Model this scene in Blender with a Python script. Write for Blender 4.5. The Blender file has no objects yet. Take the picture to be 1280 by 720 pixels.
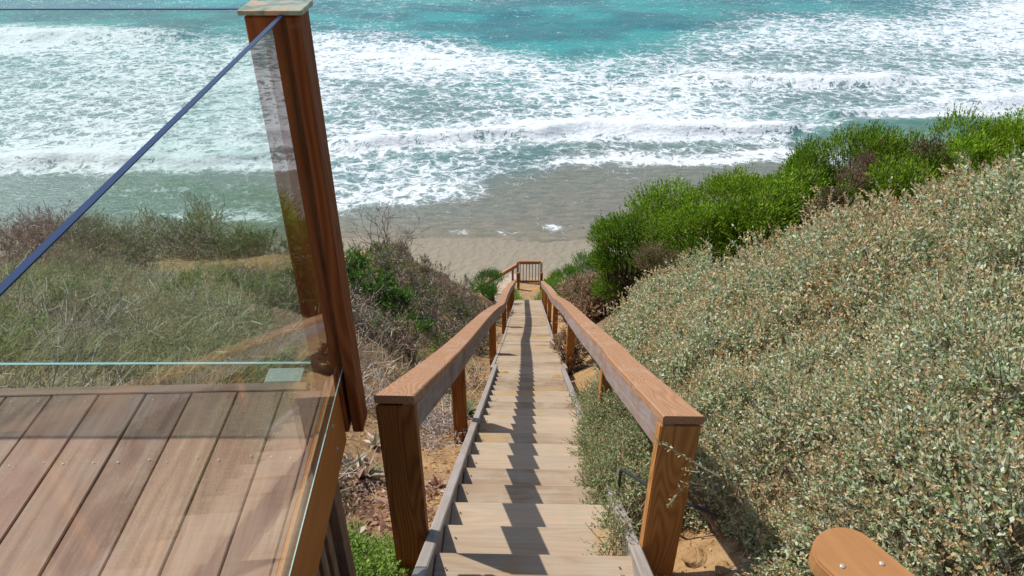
import bpy, bmesh, math, random
import numpy as np
from mathutils import Vector, Matrix
random.seed(7)
R = np.random.default_rng(11)
sc = bpy.context.scene
C = sc.collection

# ------------------------------------------------------------------ camera, world, sun
PITCH = math.radians(32.98)
F = 904.0
cam_d = bpy.data.cameras.new('camera'); cam = bpy.data.objects.new('camera', cam_d); C.objects.link(cam)
cam_d.sensor_width = 36; cam_d.lens = 36 * F / 1280; cam_d.clip_start = 0.02; cam_d.clip_end = 9000
cam.location = (0, 0, 0); cam.rotation_euler = (math.radians(90) - PITCH, 0, 0)
sc.camera = cam
SUNV = Vector((-.69, .31, 1.0)).normalized()
w = bpy.data.worlds.new('World'); sc.world = w; w.use_nodes = True
nt = w.node_tree; nt.nodes.clear()
sky = nt.nodes.new('ShaderNodeTexSky'); sky.sky_type = 'NISHITA'; sky.sun_disc = False
sky.sun_elevation = math.asin(SUNV.z); sky.sun_rotation = math.atan2(SUNV.x, SUNV.y)
sky.air_density = 1.0; sky.dust_density = 0.8; sky.ozone_density = 1.5
bg = nt.nodes.new('ShaderNodeBackground'); bg.inputs[1].default_value = 0.14
ow = nt.nodes.new('ShaderNodeOutputWorld')
nt.links.new(sky.outputs[0], bg.inputs[0]); nt.links.new(bg.outputs[0], ow.inputs[0])
sd = bpy.data.lights.new('sun', 'SUN'); sun = bpy.data.objects.new('sun', sd); C.objects.link(sun)
sd.energy = 4.2; sd.angle = math.radians(0.5); sd.color = (1.0, .955, .89)
sun.rotation_euler = SUNV.to_track_quat('Z', 'Y').to_euler()
sc.view_settings.view_transform = 'Standard'; sc.view_settings.look = 'None'
sc.view_settings.exposure = 0.20; sc.view_settings.gamma = 1
sc.cycles.transparent_max_bounces = 16

CP, SP = math.cos(PITCH), math.sin(PITCH)
def ray(u, v):
    up = 360 - v
    return np.array([u - 640.0, F * CP + up * SP, -F * SP + up * CP])
def proj(x, y, z):
    fw = y * CP - z * SP; up = y * SP + z * CP
    return 640 + F * x / fw, 360 - F * up / fw

# ------------------------------------------------------------------ noise
def _h(ix, iy, s):
    n = (ix.astype(np.int64) * 374761393 + iy.astype(np.int64) * 668265263 + s * 982451653) & 0xffffffff
    n = ((n ^ (n >> 13)) * 1274126177) & 0xffffffff
    return ((n ^ (n >> 16)) & 0xffff) / 65535.0
def vn(x, y, s=0):
    x = np.asarray(x, float); y = np.asarray(y, float)
    ix = np.floor(x); iy = np.floor(y); fx = x - ix; fy = y - iy
    fx = fx * fx * (3 - 2 * fx); fy = fy * fy * (3 - 2 * fy)
    a = _h(ix, iy, s); b = _h(ix + 1, iy, s); c = _h(ix, iy + 1, s); d = _h(ix + 1, iy + 1, s)
    return (a * (1 - fx) + b * fx) * (1 - fy) + (c * (1 - fx) + d * fx) * fy
def fbm(x, y, s=0, o=4):
    r = 0; a = .5; t = 0
    for k in range(o):
        r = r + a * vn(x * 2 ** k + 17.3 * k, y * 2 ** k - 9.1 * k, s + k); t += a; a *= .5
    return r / t
def sst(a, b, x):
    t = np.clip((np.asarray(x, float) - a) / (b - a), 0, 1); return t * t * (3 - 2 * t)

# ------------------------------------------------------------------ the hillside profile
Y0, Z0 = 1.96, -2.52
def sx(y): return .088 + .025 * (np.asarray(y, float) - 2.09)        # centre line of the stairs
def zs(y):                                                           # line of the tread nosings
    y = np.asarray(y, float)
    a = Z0 - .632 * (np.minimum(y, 11) - Y0)
    return a - .59 * np.clip(y - 11, 0, None)
def zg(y):
    y = np.asarray(y, float)
    m = zs(np.clip(y, Y0, 21.4)) - .22
    m = m - .22 * np.clip(y - 21.4, 0, None) + .3 * np.clip(Y0 - y, 0, 2.6)
    return m
def crest(xr):
    return np.interp(xr, [-9, -4.2, -2.6, -1.0, -.6, 1.0, 2.2, 4.0, 9], [13, 12.6, 13.6, 19, 24.2, 24.2, 19.2, 14.5, 14.5])
def T(x, y):
    x = np.asarray(x, float); y = np.asarray(y, float)
    xr = x - sx(np.clip(y, 0, 30)); yc = crest(xr) + 1.2 * (fbm(x * .6, y * 0 + 3, 5, 3) - .5)
    ye = np.minimum(y, yc)
    z = zg(ye)
    left = sst(.55, 3.0, -xr) * (.62 + .137 * (ye - Y0 - .2))
    left = left * sst(-1.5, 2.0, y) - .16 * sst(1.0, 2.0, -xr) * sst(8, 12, y)
    rt = .62 * np.clip(np.minimum(xr, 4.0) - .5, 0, None) + .3 * np.clip(np.minimum(xr, 14) - 4.0, 0, None)
    z = z + left + rt
    # sandy mound on the left shoulder
    z = z + .35 * np.exp(-(((x + 4.2) / 2.6) ** 2 + ((ye - 11.2) / 1.3) ** 2))
    z = z + .22 * np.exp(-(((x + 2.7) / .5) ** 2 + ((ye - 12.2) / .9) ** 2))
    off = sst(.5, 1.3, np.abs(xr))
    z = z + off * (.30 * (fbm(x * .5, y * .5, 1, 3) - .5) + .16 * (fbm(x * 1.9, y * 1.9, 2, 3) - .5))
    z = z + .05 * (fbm(x * 5, y * 5, 3, 3) - .5)
    z = z - 1.7 * np.clip(y - yc, 0, None)
    return z
def hit(u, v, y0=1.0, y1=26.0):                                       # where a line of sight meets the hillside
    d = ray(u, v); ys = np.linspace(y0, y1, 1500); t = ys / d[1]
    zz = T(d[0] * t, ys); k = np.argmax(d[2] * t < zz)
    return (d[0] * t[k], ys[k], float(zz[k]))
def at(u, v, y):
    d = ray(u, v); t = y / d[1]; return (d[0] * t, y, d[2] * t)

# ------------------------------------------------------------------ object helpers
def tag(o, label=None, cat=None, group=None, kind=None):
    if label: o['label'] = label
    if cat: o['category'] = cat
    if group: o['group'] = group
    if kind: o['kind'] = kind
    return o
def empty(name, loc, label, cat, group=None, rz=0):
    o = bpy.data.objects.new(name, None); C.objects.link(o); o.location = loc; o.rotation_euler = (0, 0, rz)
    o.empty_display_size = .1
    return tag(o, label, cat, group)
def link(name, me, mats, parent=None, mat4=None, world=False):
    """link a mesh; mat4 is in the parent's frame"""
    o = bpy.data.objects.new(name, me); C.objects.link(o)
    if mats is not None:
        for m in (mats if isinstance(mats, (list, tuple)) else [mats]):
            if me.materials.find(m.name) < 0: me.materials.append(m)
    if parent is not None: o.parent = parent
    if mat4 is not None: o.matrix_basis = mat4
    return o
_boxcache = {}
def box_mesh(sx_, sy_, sz_, bev=.003, seg=1):
    key = (round(sx_, 4), round(sy_, 4), round(sz_, 4), bev)
    if key in _boxcache: return _boxcache[key]
    bm = bmesh.new(); bmesh.ops.create_cube(bm, size=1)
    bmesh.ops.scale(bm, vec=(sx_, sy_, sz_), verts=bm.verts)
    if bev: bmesh.ops.bevel(bm, geom=bm.edges[:], offset=bev, segments=seg, affect='EDGES')
    me = bpy.data.meshes.new('box'); bm.to_mesh(me); bm.free()
    _boxcache[key] = me; return me
def box(name, x0, x1, y0, y1, z0, z1, mat, parent=None, axis='y', bev=.003, fresh=False):
    """box given in the parent's frame; its long (grain) axis is the local X"""
    dx, dy, dz = x1 - x0, y1 - y0, z1 - z0
    c = Vector(((x0 + x1) / 2, (y0 + y1) / 2, (z0 + z1) / 2))
    if axis == 'x': s = (dx, dy, dz); r = Matrix.Identity(4)
    elif axis == 'y': s = (dy, dx, dz); r = Matrix.Rotation(math.pi / 2, 4, 'Z')
    else: s = (dz, dy, dx); r = Matrix.Rotation(-math.pi / 2, 4, 'Y')
    me = box_mesh(*s, bev=bev)
    if fresh or (len(me.materials) and me.materials[0] != mat): me = me.copy(); me.materials.clear()
    return link(name, me, mat, parent, Matrix.Translation(c) @ r)
def mesh_np(V, Fc, nv=4):
    me = bpy.data.meshes.new('mesh'); V = np.asarray(V, np.float32); Fc = np.asarray(Fc, np.int32)
    me.vertices.add(len(V)); me.vertices.foreach_set('co', V.ravel())
    me.loops.add(Fc.size); me.loops.foreach_set('vertex_index', Fc.ravel())
    me.polygons.add(len(Fc)); me.polygons.foreach_set('loop_start', np.arange(0, Fc.size, nv, dtype=np.int32))
    me.update(calc_edges=True); return me
def set_col(me, col, name='col'):
    a = me.color_attributes.new(name, 'FLOAT_COLOR', 'POINT')
    c = np.ones((len(me.vertices), 4), np.float32); c[:, :3] = col; a.data.foreach_set('color', c.ravel())

# ------------------------------------------------------------------ materials
class N:
    def __init__(s, name):
        s.m = bpy.data.materials.new(name); s.m.use_nodes = True; s.t = s.m.node_tree; s.t.nodes.clear()
        s.out = s.n('ShaderNodeOutputMaterial')
    def n(s, t, **k):
        x = s.t.nodes.new(t)
        for a, b in k.items(): setattr(x, a, b)
        return x
    def l(s, a, b): s.t.links.new(a, b)
    def inp(s, node, i, v):
        if hasattr(v, 'is_output') or hasattr(v, 'links'): s.l(v, node.inputs[i])
        else: node.inputs[i].default_value = v
    def math(s, op, a, b=0.0, c=None, clamp=False):
        x = s.n('ShaderNodeMath', operation=op, use_clamp=clamp); s.inp(x, 0, a); s.inp(x, 1, b)
        if c is not None: s.inp(x, 2, c)
        return x.outputs[0]
    def mix(s, f, a, b, t='MIX'):
        x = s.n('ShaderNodeMix', data_type='RGBA', blend_type=t)
        s.inp(x, 0, f); s.inp(x, 6, col4(a)); s.inp(x, 7, col4(b)); return x.outputs[2]
    def coord(s, out='Object', scale=(1, 1, 1), loc=None):
        tc = s.n('ShaderNodeTexCoord'); mp = s.n('ShaderNodeMapping'); s.l(tc.outputs[out], mp.inputs[0])
        mp.inputs['Scale'].default_value = scale
        if loc is not None: s.inp(mp, 'Location', loc)
        return mp.outputs[0]
    def noise(s, vec, sc_, det=4, rough=.55, dist=0, out=0):
        x = s.n('ShaderNodeTexNoise'); s.l(vec, x.inputs['Vector']); x.inputs['Scale'].default_value = sc_
        x.inputs['Detail'].default_value = det; x.inputs['Roughness'].default_value = rough; x.inputs['Distortion'].default_value = dist
        return x.outputs[out]
    def voro(s, vec, sc_, feat='F1', rnd=1):
        x = s.n('ShaderNodeTexVoronoi', feature=feat); s.l(vec, x.inputs['Vector']); x.inputs['Scale'].default_value = sc_
        x.inputs['Randomness'].default_value = rnd
        return x.outputs['Distance']
    def ramp(s, f, pts):
        x = s.n('ShaderNodeValToRGB'); s.inp(x, 0, f); e = x.color_ramp.elements
        while len(e) > 1: e.remove(e[0])
        e[0].position = pts[0][0]; e[0].color = col4(pts[0][1])
        for p, c in pts[1:]:
            k = e.new(p); k.color = col4(c)
        return x.outputs[0]
    def mr(s, f, a, b, c=0., d=1.):
        x = s.n('ShaderNodeMapRange'); s.inp(x, 0, f); s.inp(x, 1, a); s.inp(x, 2, b); s.inp(x, 3, c); s.inp(x, 4, d); return x.outputs[0]
    def bsdf(s, col, rough=.7, spec=.3, bump=None, bs=.3, bd=.01, metal=0):
        p = s.n('ShaderNodeBsdfPrincipled'); s.inp(p, 'Base Color', col4(col)); s.inp(p, 'Roughness', rough)
        s.inp(p, 'Specular IOR Level', spec); s.inp(p, 'Metallic', metal)
        if bump is not None:
            b = s.n('ShaderNodeBump'); s.inp(b, 'Height', bump); b.inputs['Strength'].default_value = bs; b.inputs['Distance'].default_value = bd
            s.l(b.outputs[0], p.inputs['Normal'])
        s.l(p.outputs[0], s.out.inputs[0]); s.p = p; return s.m
def col4(c):
    if isinstance(c, (tuple, list)): return (*c[:3], 1.0)
    if isinstance(c, (int, float)): return (c, c, c, 1.0)
    return c

def wood(name, c_dark, c_light, weather=None, wamt=0., rough=.65, rings=14, spec=.3, stain=None, bs=.4, contrast=1.0, vary=.45):
    m = N(name)
    oi = m.n('ShaderNodeObjectInfo'); rv = m.n('ShaderNodeCombineXYZ')
    m.l(m.math('MULTIPLY', oi.outputs['Random'], 37.0), rv.inputs[0]); m.l(m.math('MULTIPLY', oi.outputs['Random'], 11.0), rv.inputs[1])
    v = m.coord('Object', (1, 1, 1), rv.outputs[0])
    st = m.n('ShaderNodeMapping'); m.l(v, st.inputs[0]); st.inputs['Scale'].default_value = (.9, 7, 7)
    big = m.noise(st.outputs[0], 1.0, 1, .35)
    rg = m.math('FRACT', m.math('MULTIPLY', big, rings))                    # cathedral rings
    rg = m.math('ABSOLUTE', m.math('SUBTRACT', m.math('MULTIPLY', rg, 2.0), 1.0))
    st2 = m.n('ShaderNodeMapping'); m.l(v, st2.inputs[0]); st2.inputs['Scale'].default_value = (3, 90, 90)
    fib = m.noise(st2.outputs[0], 1.0, 4, .6)
    f = m.math('ADD', m.math('MULTIPLY', rg, .55 * contrast), m.math('MULTIPLY', fib, .6))
    f = m.math('ADD', f, m.math('MULTIPLY', m.math('SUBTRACT', oi.outputs['Random'], .5), vary), clamp=True)
    c = m.mix(f, c_dark, c_light)
    if weather:
        pt = m.noise(v, 5.0, 5, .65); st3 = m.n('ShaderNodeMapping'); m.l(v, st3.inputs[0]); st3.inputs['Scale'].default_value = (1.2, 14, 14)
        pt2 = m.noise(st3.outputs[0], 2.0, 5, .7)
        wf = m.mr(m.math('ADD', m.math('MULTIPLY', pt, .5), m.math('MULTIPLY', pt2, .5)), .62 - wamt * .35, .70 - wamt * .25, 0, .85)
        c = m.mix(wf, c, m.mix(fib, weather[0], weather[1]))
    if stain:
        sf = m.mr(m.noise(v, stain[1], 3, .5), stain[2], stain[2] + .06, 0, stain[3]); c = m.mix(sf, c, stain[0])
    # knots
    kn = m.n('ShaderNodeMapping'); m.l(v, kn.inputs[0]); kn.inputs['Scale'].default_value = (1.0, 2.2, 2.2)
    kd = m.voro(kn.outputs[0], 1.3); kf = m.mr(kd, .02, .075, .75, 0)
    c = m.mix(kf, c, tuple(a * .35 for a in c_dark))
    h = m.math('ADD', m.math('MULTIPLY', fib, .7), m.math('MULTIPLY', rg, .3))
    return m.bsdf(c, rough, spec, h, bs, .004)

M = {}
M['post'] = wood('stained post wood', (.095, .028, .007), (.30, .115, .030), rough=.65, rings=24, spec=.15, contrast=1.2)
M['railside'] = wood('weathered rail side', (.19, .105, .072), (.31, .19, .135), ((.17, .135, .125), (.42, .37, .35)), .55, rough=.8, contrast=.6)
M['railtop'] = wood('stained rail top', (.27, .130, .065), (.45, .245, .130), rough=.7, rings=30, spec=.15, contrast=1.0, stain=((.40, .27, .19), 3.0, .56, .35))
M['rightpost'] = wood('stained newel wood', (.22, .080, .018), (.48, .22, .070), rough=.65, rings=24, spec=.15, contrast=1.2)
M['cap'] = wood('fresh stained cap', (.30, .135, .048), (.44, .215, .085), rough=.65, rings=9, contrast=.45, spec=.12, weather=((.33, .22, .14), (.46, .34, .23)), wamt=.12)
M['tread'] = wood('weathered tread timber', (.26, .18, .115), (.50, .38, .26), ((.29, .225, .165), (.49, .40, .29)), .48, rough=.9, rings=8, spec=.1, contrast=.45, vary=.8, stain=((.40, .26, .11), 2.2, .56, .6))
M['string'] = wood('grey stringer timber', (.22, .175, .145), (.40, .33, .27), ((.25, .22, .20), (.40, .365, .33)), .6, rough=.85, spec=.15, contrast=.5)
M['deck'] = wood('red brown deck board', (.17, .070, .042), (.39, .21, .13), ((.23, .13, .09), (.42, .275, .19)), .36, rough=.6, vary=.5, rings=9, spec=.4, contrast=.7, stain=((.26, .10, .07), 1.3, .62, .35))
M['fascia'] = wood('orange fascia board', (.36, .115, .018), (.52, .19, .040), rough=.6, rings=5, spec=.15, contrast=.5)
M['deckpost'] = wood('red brown guard post', (.12, .030, .008), (.36, .105, .028), rough=.65, rings=13, spec=.12, contrast=.8, stain=((.30, .17, .11), 6, .66, .5))
M['slat'] = wood('dark skirting slat', (.16, .075, .035), (.28, .15, .08), ((.2, .15, .12), (.3, .24, .2)), .3)
M['pale'] = wood('pale grey timber', (.42, .37, .30), (.62, .57, .48), rough=.85, spec=.1, contrast=.4)
M['palegreen'] = wood('pale painted block', (.45, .48, .38), (.65, .67, .55), rough=.8, spec=.1, contrast=.3)
M['farwood'] = wood('landing timber', (.22, .105, .06), (.36, .20, .13), rough=.7)
M['farpale'] = wood('landing slat timber', (.36, .26, .18), (.52, .42, .32), rough=.8)
m = N('steel screw'); M['screw'] = m.bsdf((.42, .37, .30), .45, .4, metal=.2)
m = N('rusty nail'); M['nail'] = m.bsdf((.10, .045, .025), .7, .3)
m = N('dark steel'); M['darksteel'] = m.bsdf((.05, .05, .06), .4, .5, metal=.6)
m = N('patinated cap'); v = m.coord()
c = m.mix(m.mr(m.noise(v, 22, 5, .6), .4, .6), (.16, .20, .13), (.38, .36, .24))
c = m.mix(m.mr(m.noise(v, 16, 3, .6, 1.0), .52, .6, 0, .9), c, (.50, .33, .17))
M['metalcap'] = m.bsdf(c, .45, .5, m.noise(v, 30, 4), .2, .003, metal=.25)
m = N('dark joint'); M['joint'] = m.bsdf((.02, .018, .014), .6, .3)

def glass_mat(name, tint):
    m = N(name); lw = m.n('ShaderNodeLayerWeight'); lw.inputs['Blend'].default_value = .5
    f = m.math('POWER', lw.outputs['Facing'], 5.0); f = m.math('ADD', m.math('MULTIPLY', f, .95), .045, clamp=True)
    tr = m.n('ShaderNodeBsdfTransparent'); tr.inputs[0].default_value = col4(tint)
    gl = m.n('ShaderNodeBsdfGlossy'); gl.inputs['Roughness'].default_value = 0.0; gl.inputs[0].default_value = (1, 1, 1, 1)
    ms = m.n('ShaderNodeMixShader'); m.l(f, ms.inputs[0]); m.l(tr.outputs[0], ms.inputs[1]); m.l(gl.outputs[0], ms.inputs[2])
    m.l(ms.outputs[0], m.out.inputs[0]); return m.m
M['glass'] = glass_mat('clear greenish glass', (.925, .972, .955))
m = N('glass edge with painted sky reflection'); M['gedge'] = m.bsdf((.006, .020, .070), .3, .3)  # reflected blue sky painted into the base colour of the polished top edges
m = N('bright glass bottom edge'); M['gbright'] = m.bsdf((.50, .66, .64), .3, .4)

# vegetation
def leafmat(name, trans=.25, rough=.6):
    m = N(name); a = m.n('ShaderNodeVertexColor'); a.layer_name = 'col'
    v = m.coord(); c = m.mix(m.mr(m.noise(v, 60, 2), .35, .65, 0, .35), a.outputs[0], m.mix(1.0, a.outputs[0], (.6, .6, .5), 'MULTIPLY'))
    p = m.n('ShaderNodeBsdfPrincipled'); m.l(c, p.inputs['Base Color']); p.inputs['Roughness'].default_value = rough; p.inputs['Specular IOR Level'].default_value = .25
    t = m.n('ShaderNodeBsdfTranslucent'); m.l(c, t.inputs[0]); ms = m.n('ShaderNodeMixShader'); ms.inputs[0].default_value = trans
    m.l(p.outputs[0], ms.inputs[1]); m.l(t.outputs[0], ms.inputs[2]); m.l(ms.outputs[0], m.out.inputs[0]); return m.m
M['leaf'] = leafmat('leaf', .33); M['leafshiny'] = leafmat('succulent leaf', .12, .4); M['twig'] = leafmat('twig bark', 0, .9)

# ------------------------------------------------------------------ terrain
def grid_mesh(xs, ys, fz):
    X, Y = np.meshgrid(xs, ys); Z = fz(X, Y); V = np.stack([X, Y, Z], -1).reshape(-1, 3)
    nx, ny = len(xs), len(ys); i = np.arange(nx * ny).reshape(ny, nx)
    q = np.stack([i[:-1, :-1], i[:-1, 1:], i[1:, 1:], i[1:, :-1]], -1).reshape(-1, 4)
    me = mesh_np(V, q); me.polygons.foreach_set('use_smooth', np.ones(len(q), bool)); return me, V
def axis(*segs):
    a = []
    for s0, s1, st in segs: a += list(np.arange(s0, s1, st))
    a.append(segs[-1][1]); return np.array(a)
m = N('sandy hillside earth'); v = m.coord()
n1 = m.noise(v, 1.1, 6, .6); n2 = m.noise(v, 7, 5, .65); n3 = m.noise(v, 45, 4, .7)
c = m.mix(m.mr(n2, .35, .65), (.36, .205, .085), (.50, .32, .155))
c = m.mix(m.mr(n1, .46, .62, 0, .7), c, (.27, .19, .12))
c = m.mix(m.mr(n3, .5, .75, 0, .6), c, (.20, .12, .065))
c = m.mix(m.mr(m.voro(v, 55), .0, .22, .55, 0), c, (.52, .40, .27))
ca = m.n('ShaderNodeVertexColor'); ca.layer_name = 'cover'
c = m.mix(m.math('MULTIPLY', ca.outputs[0], m.mr(n2, .3, .6, .6, 1.0)), c, m.mix(n3, (.10, .075, .045), (.24, .185, .12)))
M['earth'] = m.bsdf(c, .95, .1, m.math('ADD', n3, m.math('MULTIPLY', n2, 2.0)), .8, .03)
xs = axis((-60, -16, 4), (-16, -7, .4), (-7, -2.5, .12), (-2.5, 3, .06), (3, 9, .15), (9, 20, .5), (20, 60, 4))
ys = axis((-30, -3, 3), (-3, 1, .3), (1, 6, .06), (6, 15, .1), (15, 26, .14), (26, 34, 1))
me, V_t = grid_mesh(xs, ys, T)
xr_ = V_t[:, 0] - sx(np.clip(V_t[:, 1], 0, 30)); yy_ = V_t[:, 1]
cov = sst(1.3, 2.0, -xr_) * (1 - sst(9.2, 10.6, yy_ + 1.0 * (fbm(V_t[:, 0], yy_, 90, 3) - .5))) + sst(.9, 1.4, xr_)
set_col(me, np.stack([cov, cov, cov], -1), 'cover')
tag(link('hillside', me, M['earth']), kind='structure')

# ------------------------------------------------------------------ beach
ZSEA = -21.0
def beach_z(X, Y): 
    return np.where(Y < 60, ZSEA - .03 + (37.5 - Y) * .045, ZSEA - 1.04) + .05 * (fbm(X * .8, Y * .8, 40, 3) - .5) * (Y < 38)
m = N('beach sand'); v = m.coord(); sp = m.n('ShaderNodeSeparateXYZ'); m.l(v, sp.inputs[0])
ns = m.noise(v, .35, 4, .6); wet = m.mr(m.math('ADD', sp.outputs[1], m.math('MULTIPLY', ns, 6.0)), 37.5, 41.5)
dry = m.mix(m.noise(v, 3, 6, .7), (.245, .208, .150), (.305, .262, .19)); 
c = m.mix(wet, dry, m.mix(m.noise(v, 1.5, 4), (.235, .20, .142), (.27, .232, .17)))
peb = m.mr(m.voro(v, 2.6), .04, .22, .8, 0); pm = m.mr(m.noise(v, .7, 3), .42, .58)
c = m.mix(m.math('MULTIPLY', m.math('MULTIPLY', peb, pm), m.math('SUBTRACT', 1.0, wet)), c, (.17, .13, .09))
M['sand'] = m.bsdf(c, m.mr(wet, 0, 1, .9, .57), .2, m.math('ADD', m.noise(v, 4, 5, .7), m.math('MULTIPLY', m.voro(v, 2.2), .8)), .8, .10)
me, _ = grid_mesh(axis((-1500, -60, 90), (-60, 60, 1.0), (60, 1500, 90)), axis((20, 45, .5), (45, 80, 5)), beach_z)
tag(link('beach', me, M['sand']), kind='structure')

# ------------------------------------------------------------------ sea: foam density laid over the water
UC = np.arange(0, 1281, 80)
def row(**k): return k
DT = [
 (-120, [.10]*17), (-40, [.16]*17),
 (0,   [.26,.24,.22,.2,.2,.26,.28,.26,.24,.22,.2,.2,.24,.26,.28,.42,.7]),
 (12,  [.12,.12,.15,.18,.2,.24,.24,.2,.18,.16,.14,.16,.22,.26,.30,.5,.76]),
 (25,  [.1,.1,.12,.15,.2,.2,.22,.15,.08,.06,.08,.14,.42,.5,.52,.62,.74]),
 (38,  [.7,.65,.45,.3,.25,.35,.3,.2,.1,.08,.1,.35,.65,.65,.68,.7,.75]),
 (48,  [.95,.92,.75,.45,.5,.6,.45,.35,.15,.08,.15,.5,.6,.6,.6,.64,.66]),
 (60,  [.8,.75,.66,.55,.66,.76,.72,.55,.3,.12,.25,.55,.5,.45,.5,.6,.64]),
 (75,  [.5,.5,.56,.6,.62,.72,.74,.72,.62,.42,.55,.52,.42,.42,.45,.52,.6]),
 (90,  [.5,.52,.6,.62,.56,.60,.66,.72,.70,.62,.52,.68,.6,.52,.48,.5,.6]),
 (100, [.52,.52,.56,.56,.54,.50,.52,.56,.62,.68,.6,.76,.98,1,.88,.62,.6]),
 (110, [.5,.52,.52,.5,.5,.48,.46,.46,.52,.62,.66,.6,.5,.52,.5,.5,.6]),
 (130, [.52,.56,.56,.52,.5,.52,.44,.42,.44,.56,.68,.58,.42,.42,.45,.66,.9]),
 (150, [.56,.56,.56,.54,.52,.5,.48,.48,.54,.62,.70,.66,.48,.5,.95,.95,.5]),
 (160, [.58,.58,.58,.56,.56,.52,.52,.62,.82,.93,.98,1,1,.45,.04,.04,.05]),
 (172, [.58,.6,.62,.6,.58,.58,.72,.92,1,1,.98,.95,.7,.1,.03,.03,.05]),
 (182, [.62,.64,.66,.64,.62,.82,.92,.74,.5,.42,.40,.42,.42,.2,.05,.05,.1]),
 (193, [.76,.78,.76,.74,.76,.66,.48,.40,.34,.42,.52,.6,.85,.6,.1,.1,.1]),
 (203, [.97,1,1,.95,.9,.50,.48,.46,.36,.78,.92,.9,.6,.3,.1,.1,.1]),
 (210, [.85,.8,.7,.7,.7,.56,.56,.56,.45,.3,.15,.05,.0,.0,.0,0,0]),
 (222, [.25,.2,.2,.2,.25,.56,.58,.56,.3,.05,0,0,0,0,0,0,0]),
 (240, [.2,.2,.2,.25,.2,.58,.64,.64,.1,0,0,0,0,0,0,0,0]),
 (252, [.2,.2,.2,.25,.25,.66,.74,.4,0,0,0,0,0,0,0,0,0]),
 (262, [.15,.2,.2,.25,.3,.55,.25,.0,0,0,0,0,0,0,0,0,0]),
 (278, [.1,.15,.2,.62,.6,.0,.0,.0,0,0,0,0,0,0,0,0,0]),
 (286, [.0]*17), (400, [0]*17)]
DV = np.array([d[0] for d in DT], float); DD = np.array([d[1] for d in DT], float)
def tab(U, V, tv, td):
    U = np.clip(U, 0, 1280) / 80.0; iu = np.clip(np.floor(U).astype(int), 0, 15); fu = U - iu; fu = fu * fu * (3 - 2 * fu)
    iv = np.clip(np.searchsorted(tv, V) - 1, 0, len(tv) - 2); fv = np.clip((V - tv[iv]) / (tv[iv + 1] - tv[iv]), 0, 1)
    a = td[iv, iu] * (1 - fu) + td[iv, iu + 1] * fu; b = td[iv + 1, iu] * (1 - fu) + td[iv + 1, iu + 1] * fu
    return a * (1 - fv) + b * fv
def sea_field(X, Y):
    U, V = proj(X, Y, np.full_like(X, ZSEA))
    V2 = V + 16 * (fbm(X * .16, Y * .2, 60, 4) - .5) * np.clip(50 / Y, .2, 1.2); U2 = U + 60 * (fbm(X * .12, Y * .15, 61, 3) - .5)
    D = tab(U2, V2, DV, DD)
    D = D * (.80 + .42 * fbm(X * .11 + .05 * Y, Y * .17, 66, 4)) + .05 * (D > .3) * (fbm(X * .5, Y * .9, 67, 3) - .5)
    for (uc, vc, ru, rv, am) in ((692, 284, 13, 6, .72), (575, 290, 26, 3.5, .42), (628, 291, 22, 3.5, .42), (735, 287, 12, 3, .45), (540, 300, 30, 3, .3)):
        D = np.maximum(D, am * np.exp(-((U - uc) / ru) ** 2 - ((V - vc) / rv) ** 2))
    far = Y > 118; D = np.where(far, .12 + .25 * (fbm(X * .02, Y * .05, 62, 3) > .62), D)
    return U2, V2, D
def sea_z(X, Y):
    U, V, D = sea_field(X, Y)
    z = ZSEA + .10 * (fbm(X * .25, Y * .5, 63, 4) - .5) * sst(38, 46, Y) + .35 * (fbm(X * .07, Y * .16, 64, 3) - .5) * sst(60, 90, Y)
    z = z + .20 * sst(.72, .98, D) * sst(44, 52, Y)
    for (ub, vb, hh) in (([395, 440, 560, 640, 1000, 1030], [186, 184, 176, 170, 163, 158], .55), ([850, 900, 1000, 1130, 1160], [98, 101, 104, 102, 100], .5), ([-400, 0, 330, 400], [206, 204, 203, 200], .5), ([-400, 0, 210, 260], [50, 50, 46, 44], .6), ([1020, 1060, 1200, 1400], [152, 150, 136, 120], .6)):
        vr = np.interp(U, ub, vb); w_ = sst(ub[0], ub[0] + 40, U) * (1 - sst(ub[-1] - 40, ub[-1], U)); dv = V - vr
        z = z + hh * w_ * np.exp(-(dv / np.where(dv < 0, 11.0, 3.2)) ** 2) * (.7 + .6 * fbm(X * .5, Y * .5, 68, 3))
    g = np.exp(-(((V - 158) / 9.0) ** 2)) * sst(1000, 1060, U) ; z = z + .5 * g
    z = z - .05 * (V > 300) - np.where(Y < 36, (36 - Y) * .06, 0)
    return z
xs = axis((-3000, -300, 300), (-300, -75, 8), (-75, 90, .40), (90, 300, 8), (300, 3000, 300))
ys = axis((35.5, 60, .24), (60, 112, .5), (112, 200, 4), (200, 1000, 60), (1000, 7000, 600))
me, V_ = grid_mesh(xs, ys, sea_z)
U, Vv, D = sea_field(V_[:, 0], V_[:, 1])
shore = np.interp(U, [0, 400, 480, 560, 640, 720, 800, 900, 1000, 1280], [290, 275, 262, 262, 240, 215, 210, 208, 203, 178])
k_sand = sst(-42, 0, Vv - shore + 14 * (fbm(V_[:, 0] * .2, V_[:, 1] * .3, 70, 3) - .5))      # suspended sand near the shore
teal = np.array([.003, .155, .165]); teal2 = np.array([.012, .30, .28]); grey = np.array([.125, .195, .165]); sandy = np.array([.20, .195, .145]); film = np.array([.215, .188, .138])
def lerp(a, b, t): return a * (1 - t[:, None]) + b * t[:, None]
nz = fbm(V_[:, 0] * .12, V_[:, 1] * .22, 71, 4)
c = lerp(teal, teal2, sst(.35, .7, nz))
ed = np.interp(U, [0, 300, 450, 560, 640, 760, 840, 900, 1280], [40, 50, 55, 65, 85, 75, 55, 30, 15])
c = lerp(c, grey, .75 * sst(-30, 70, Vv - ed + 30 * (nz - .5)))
c = lerp(c, sandy, k_sand)
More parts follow.
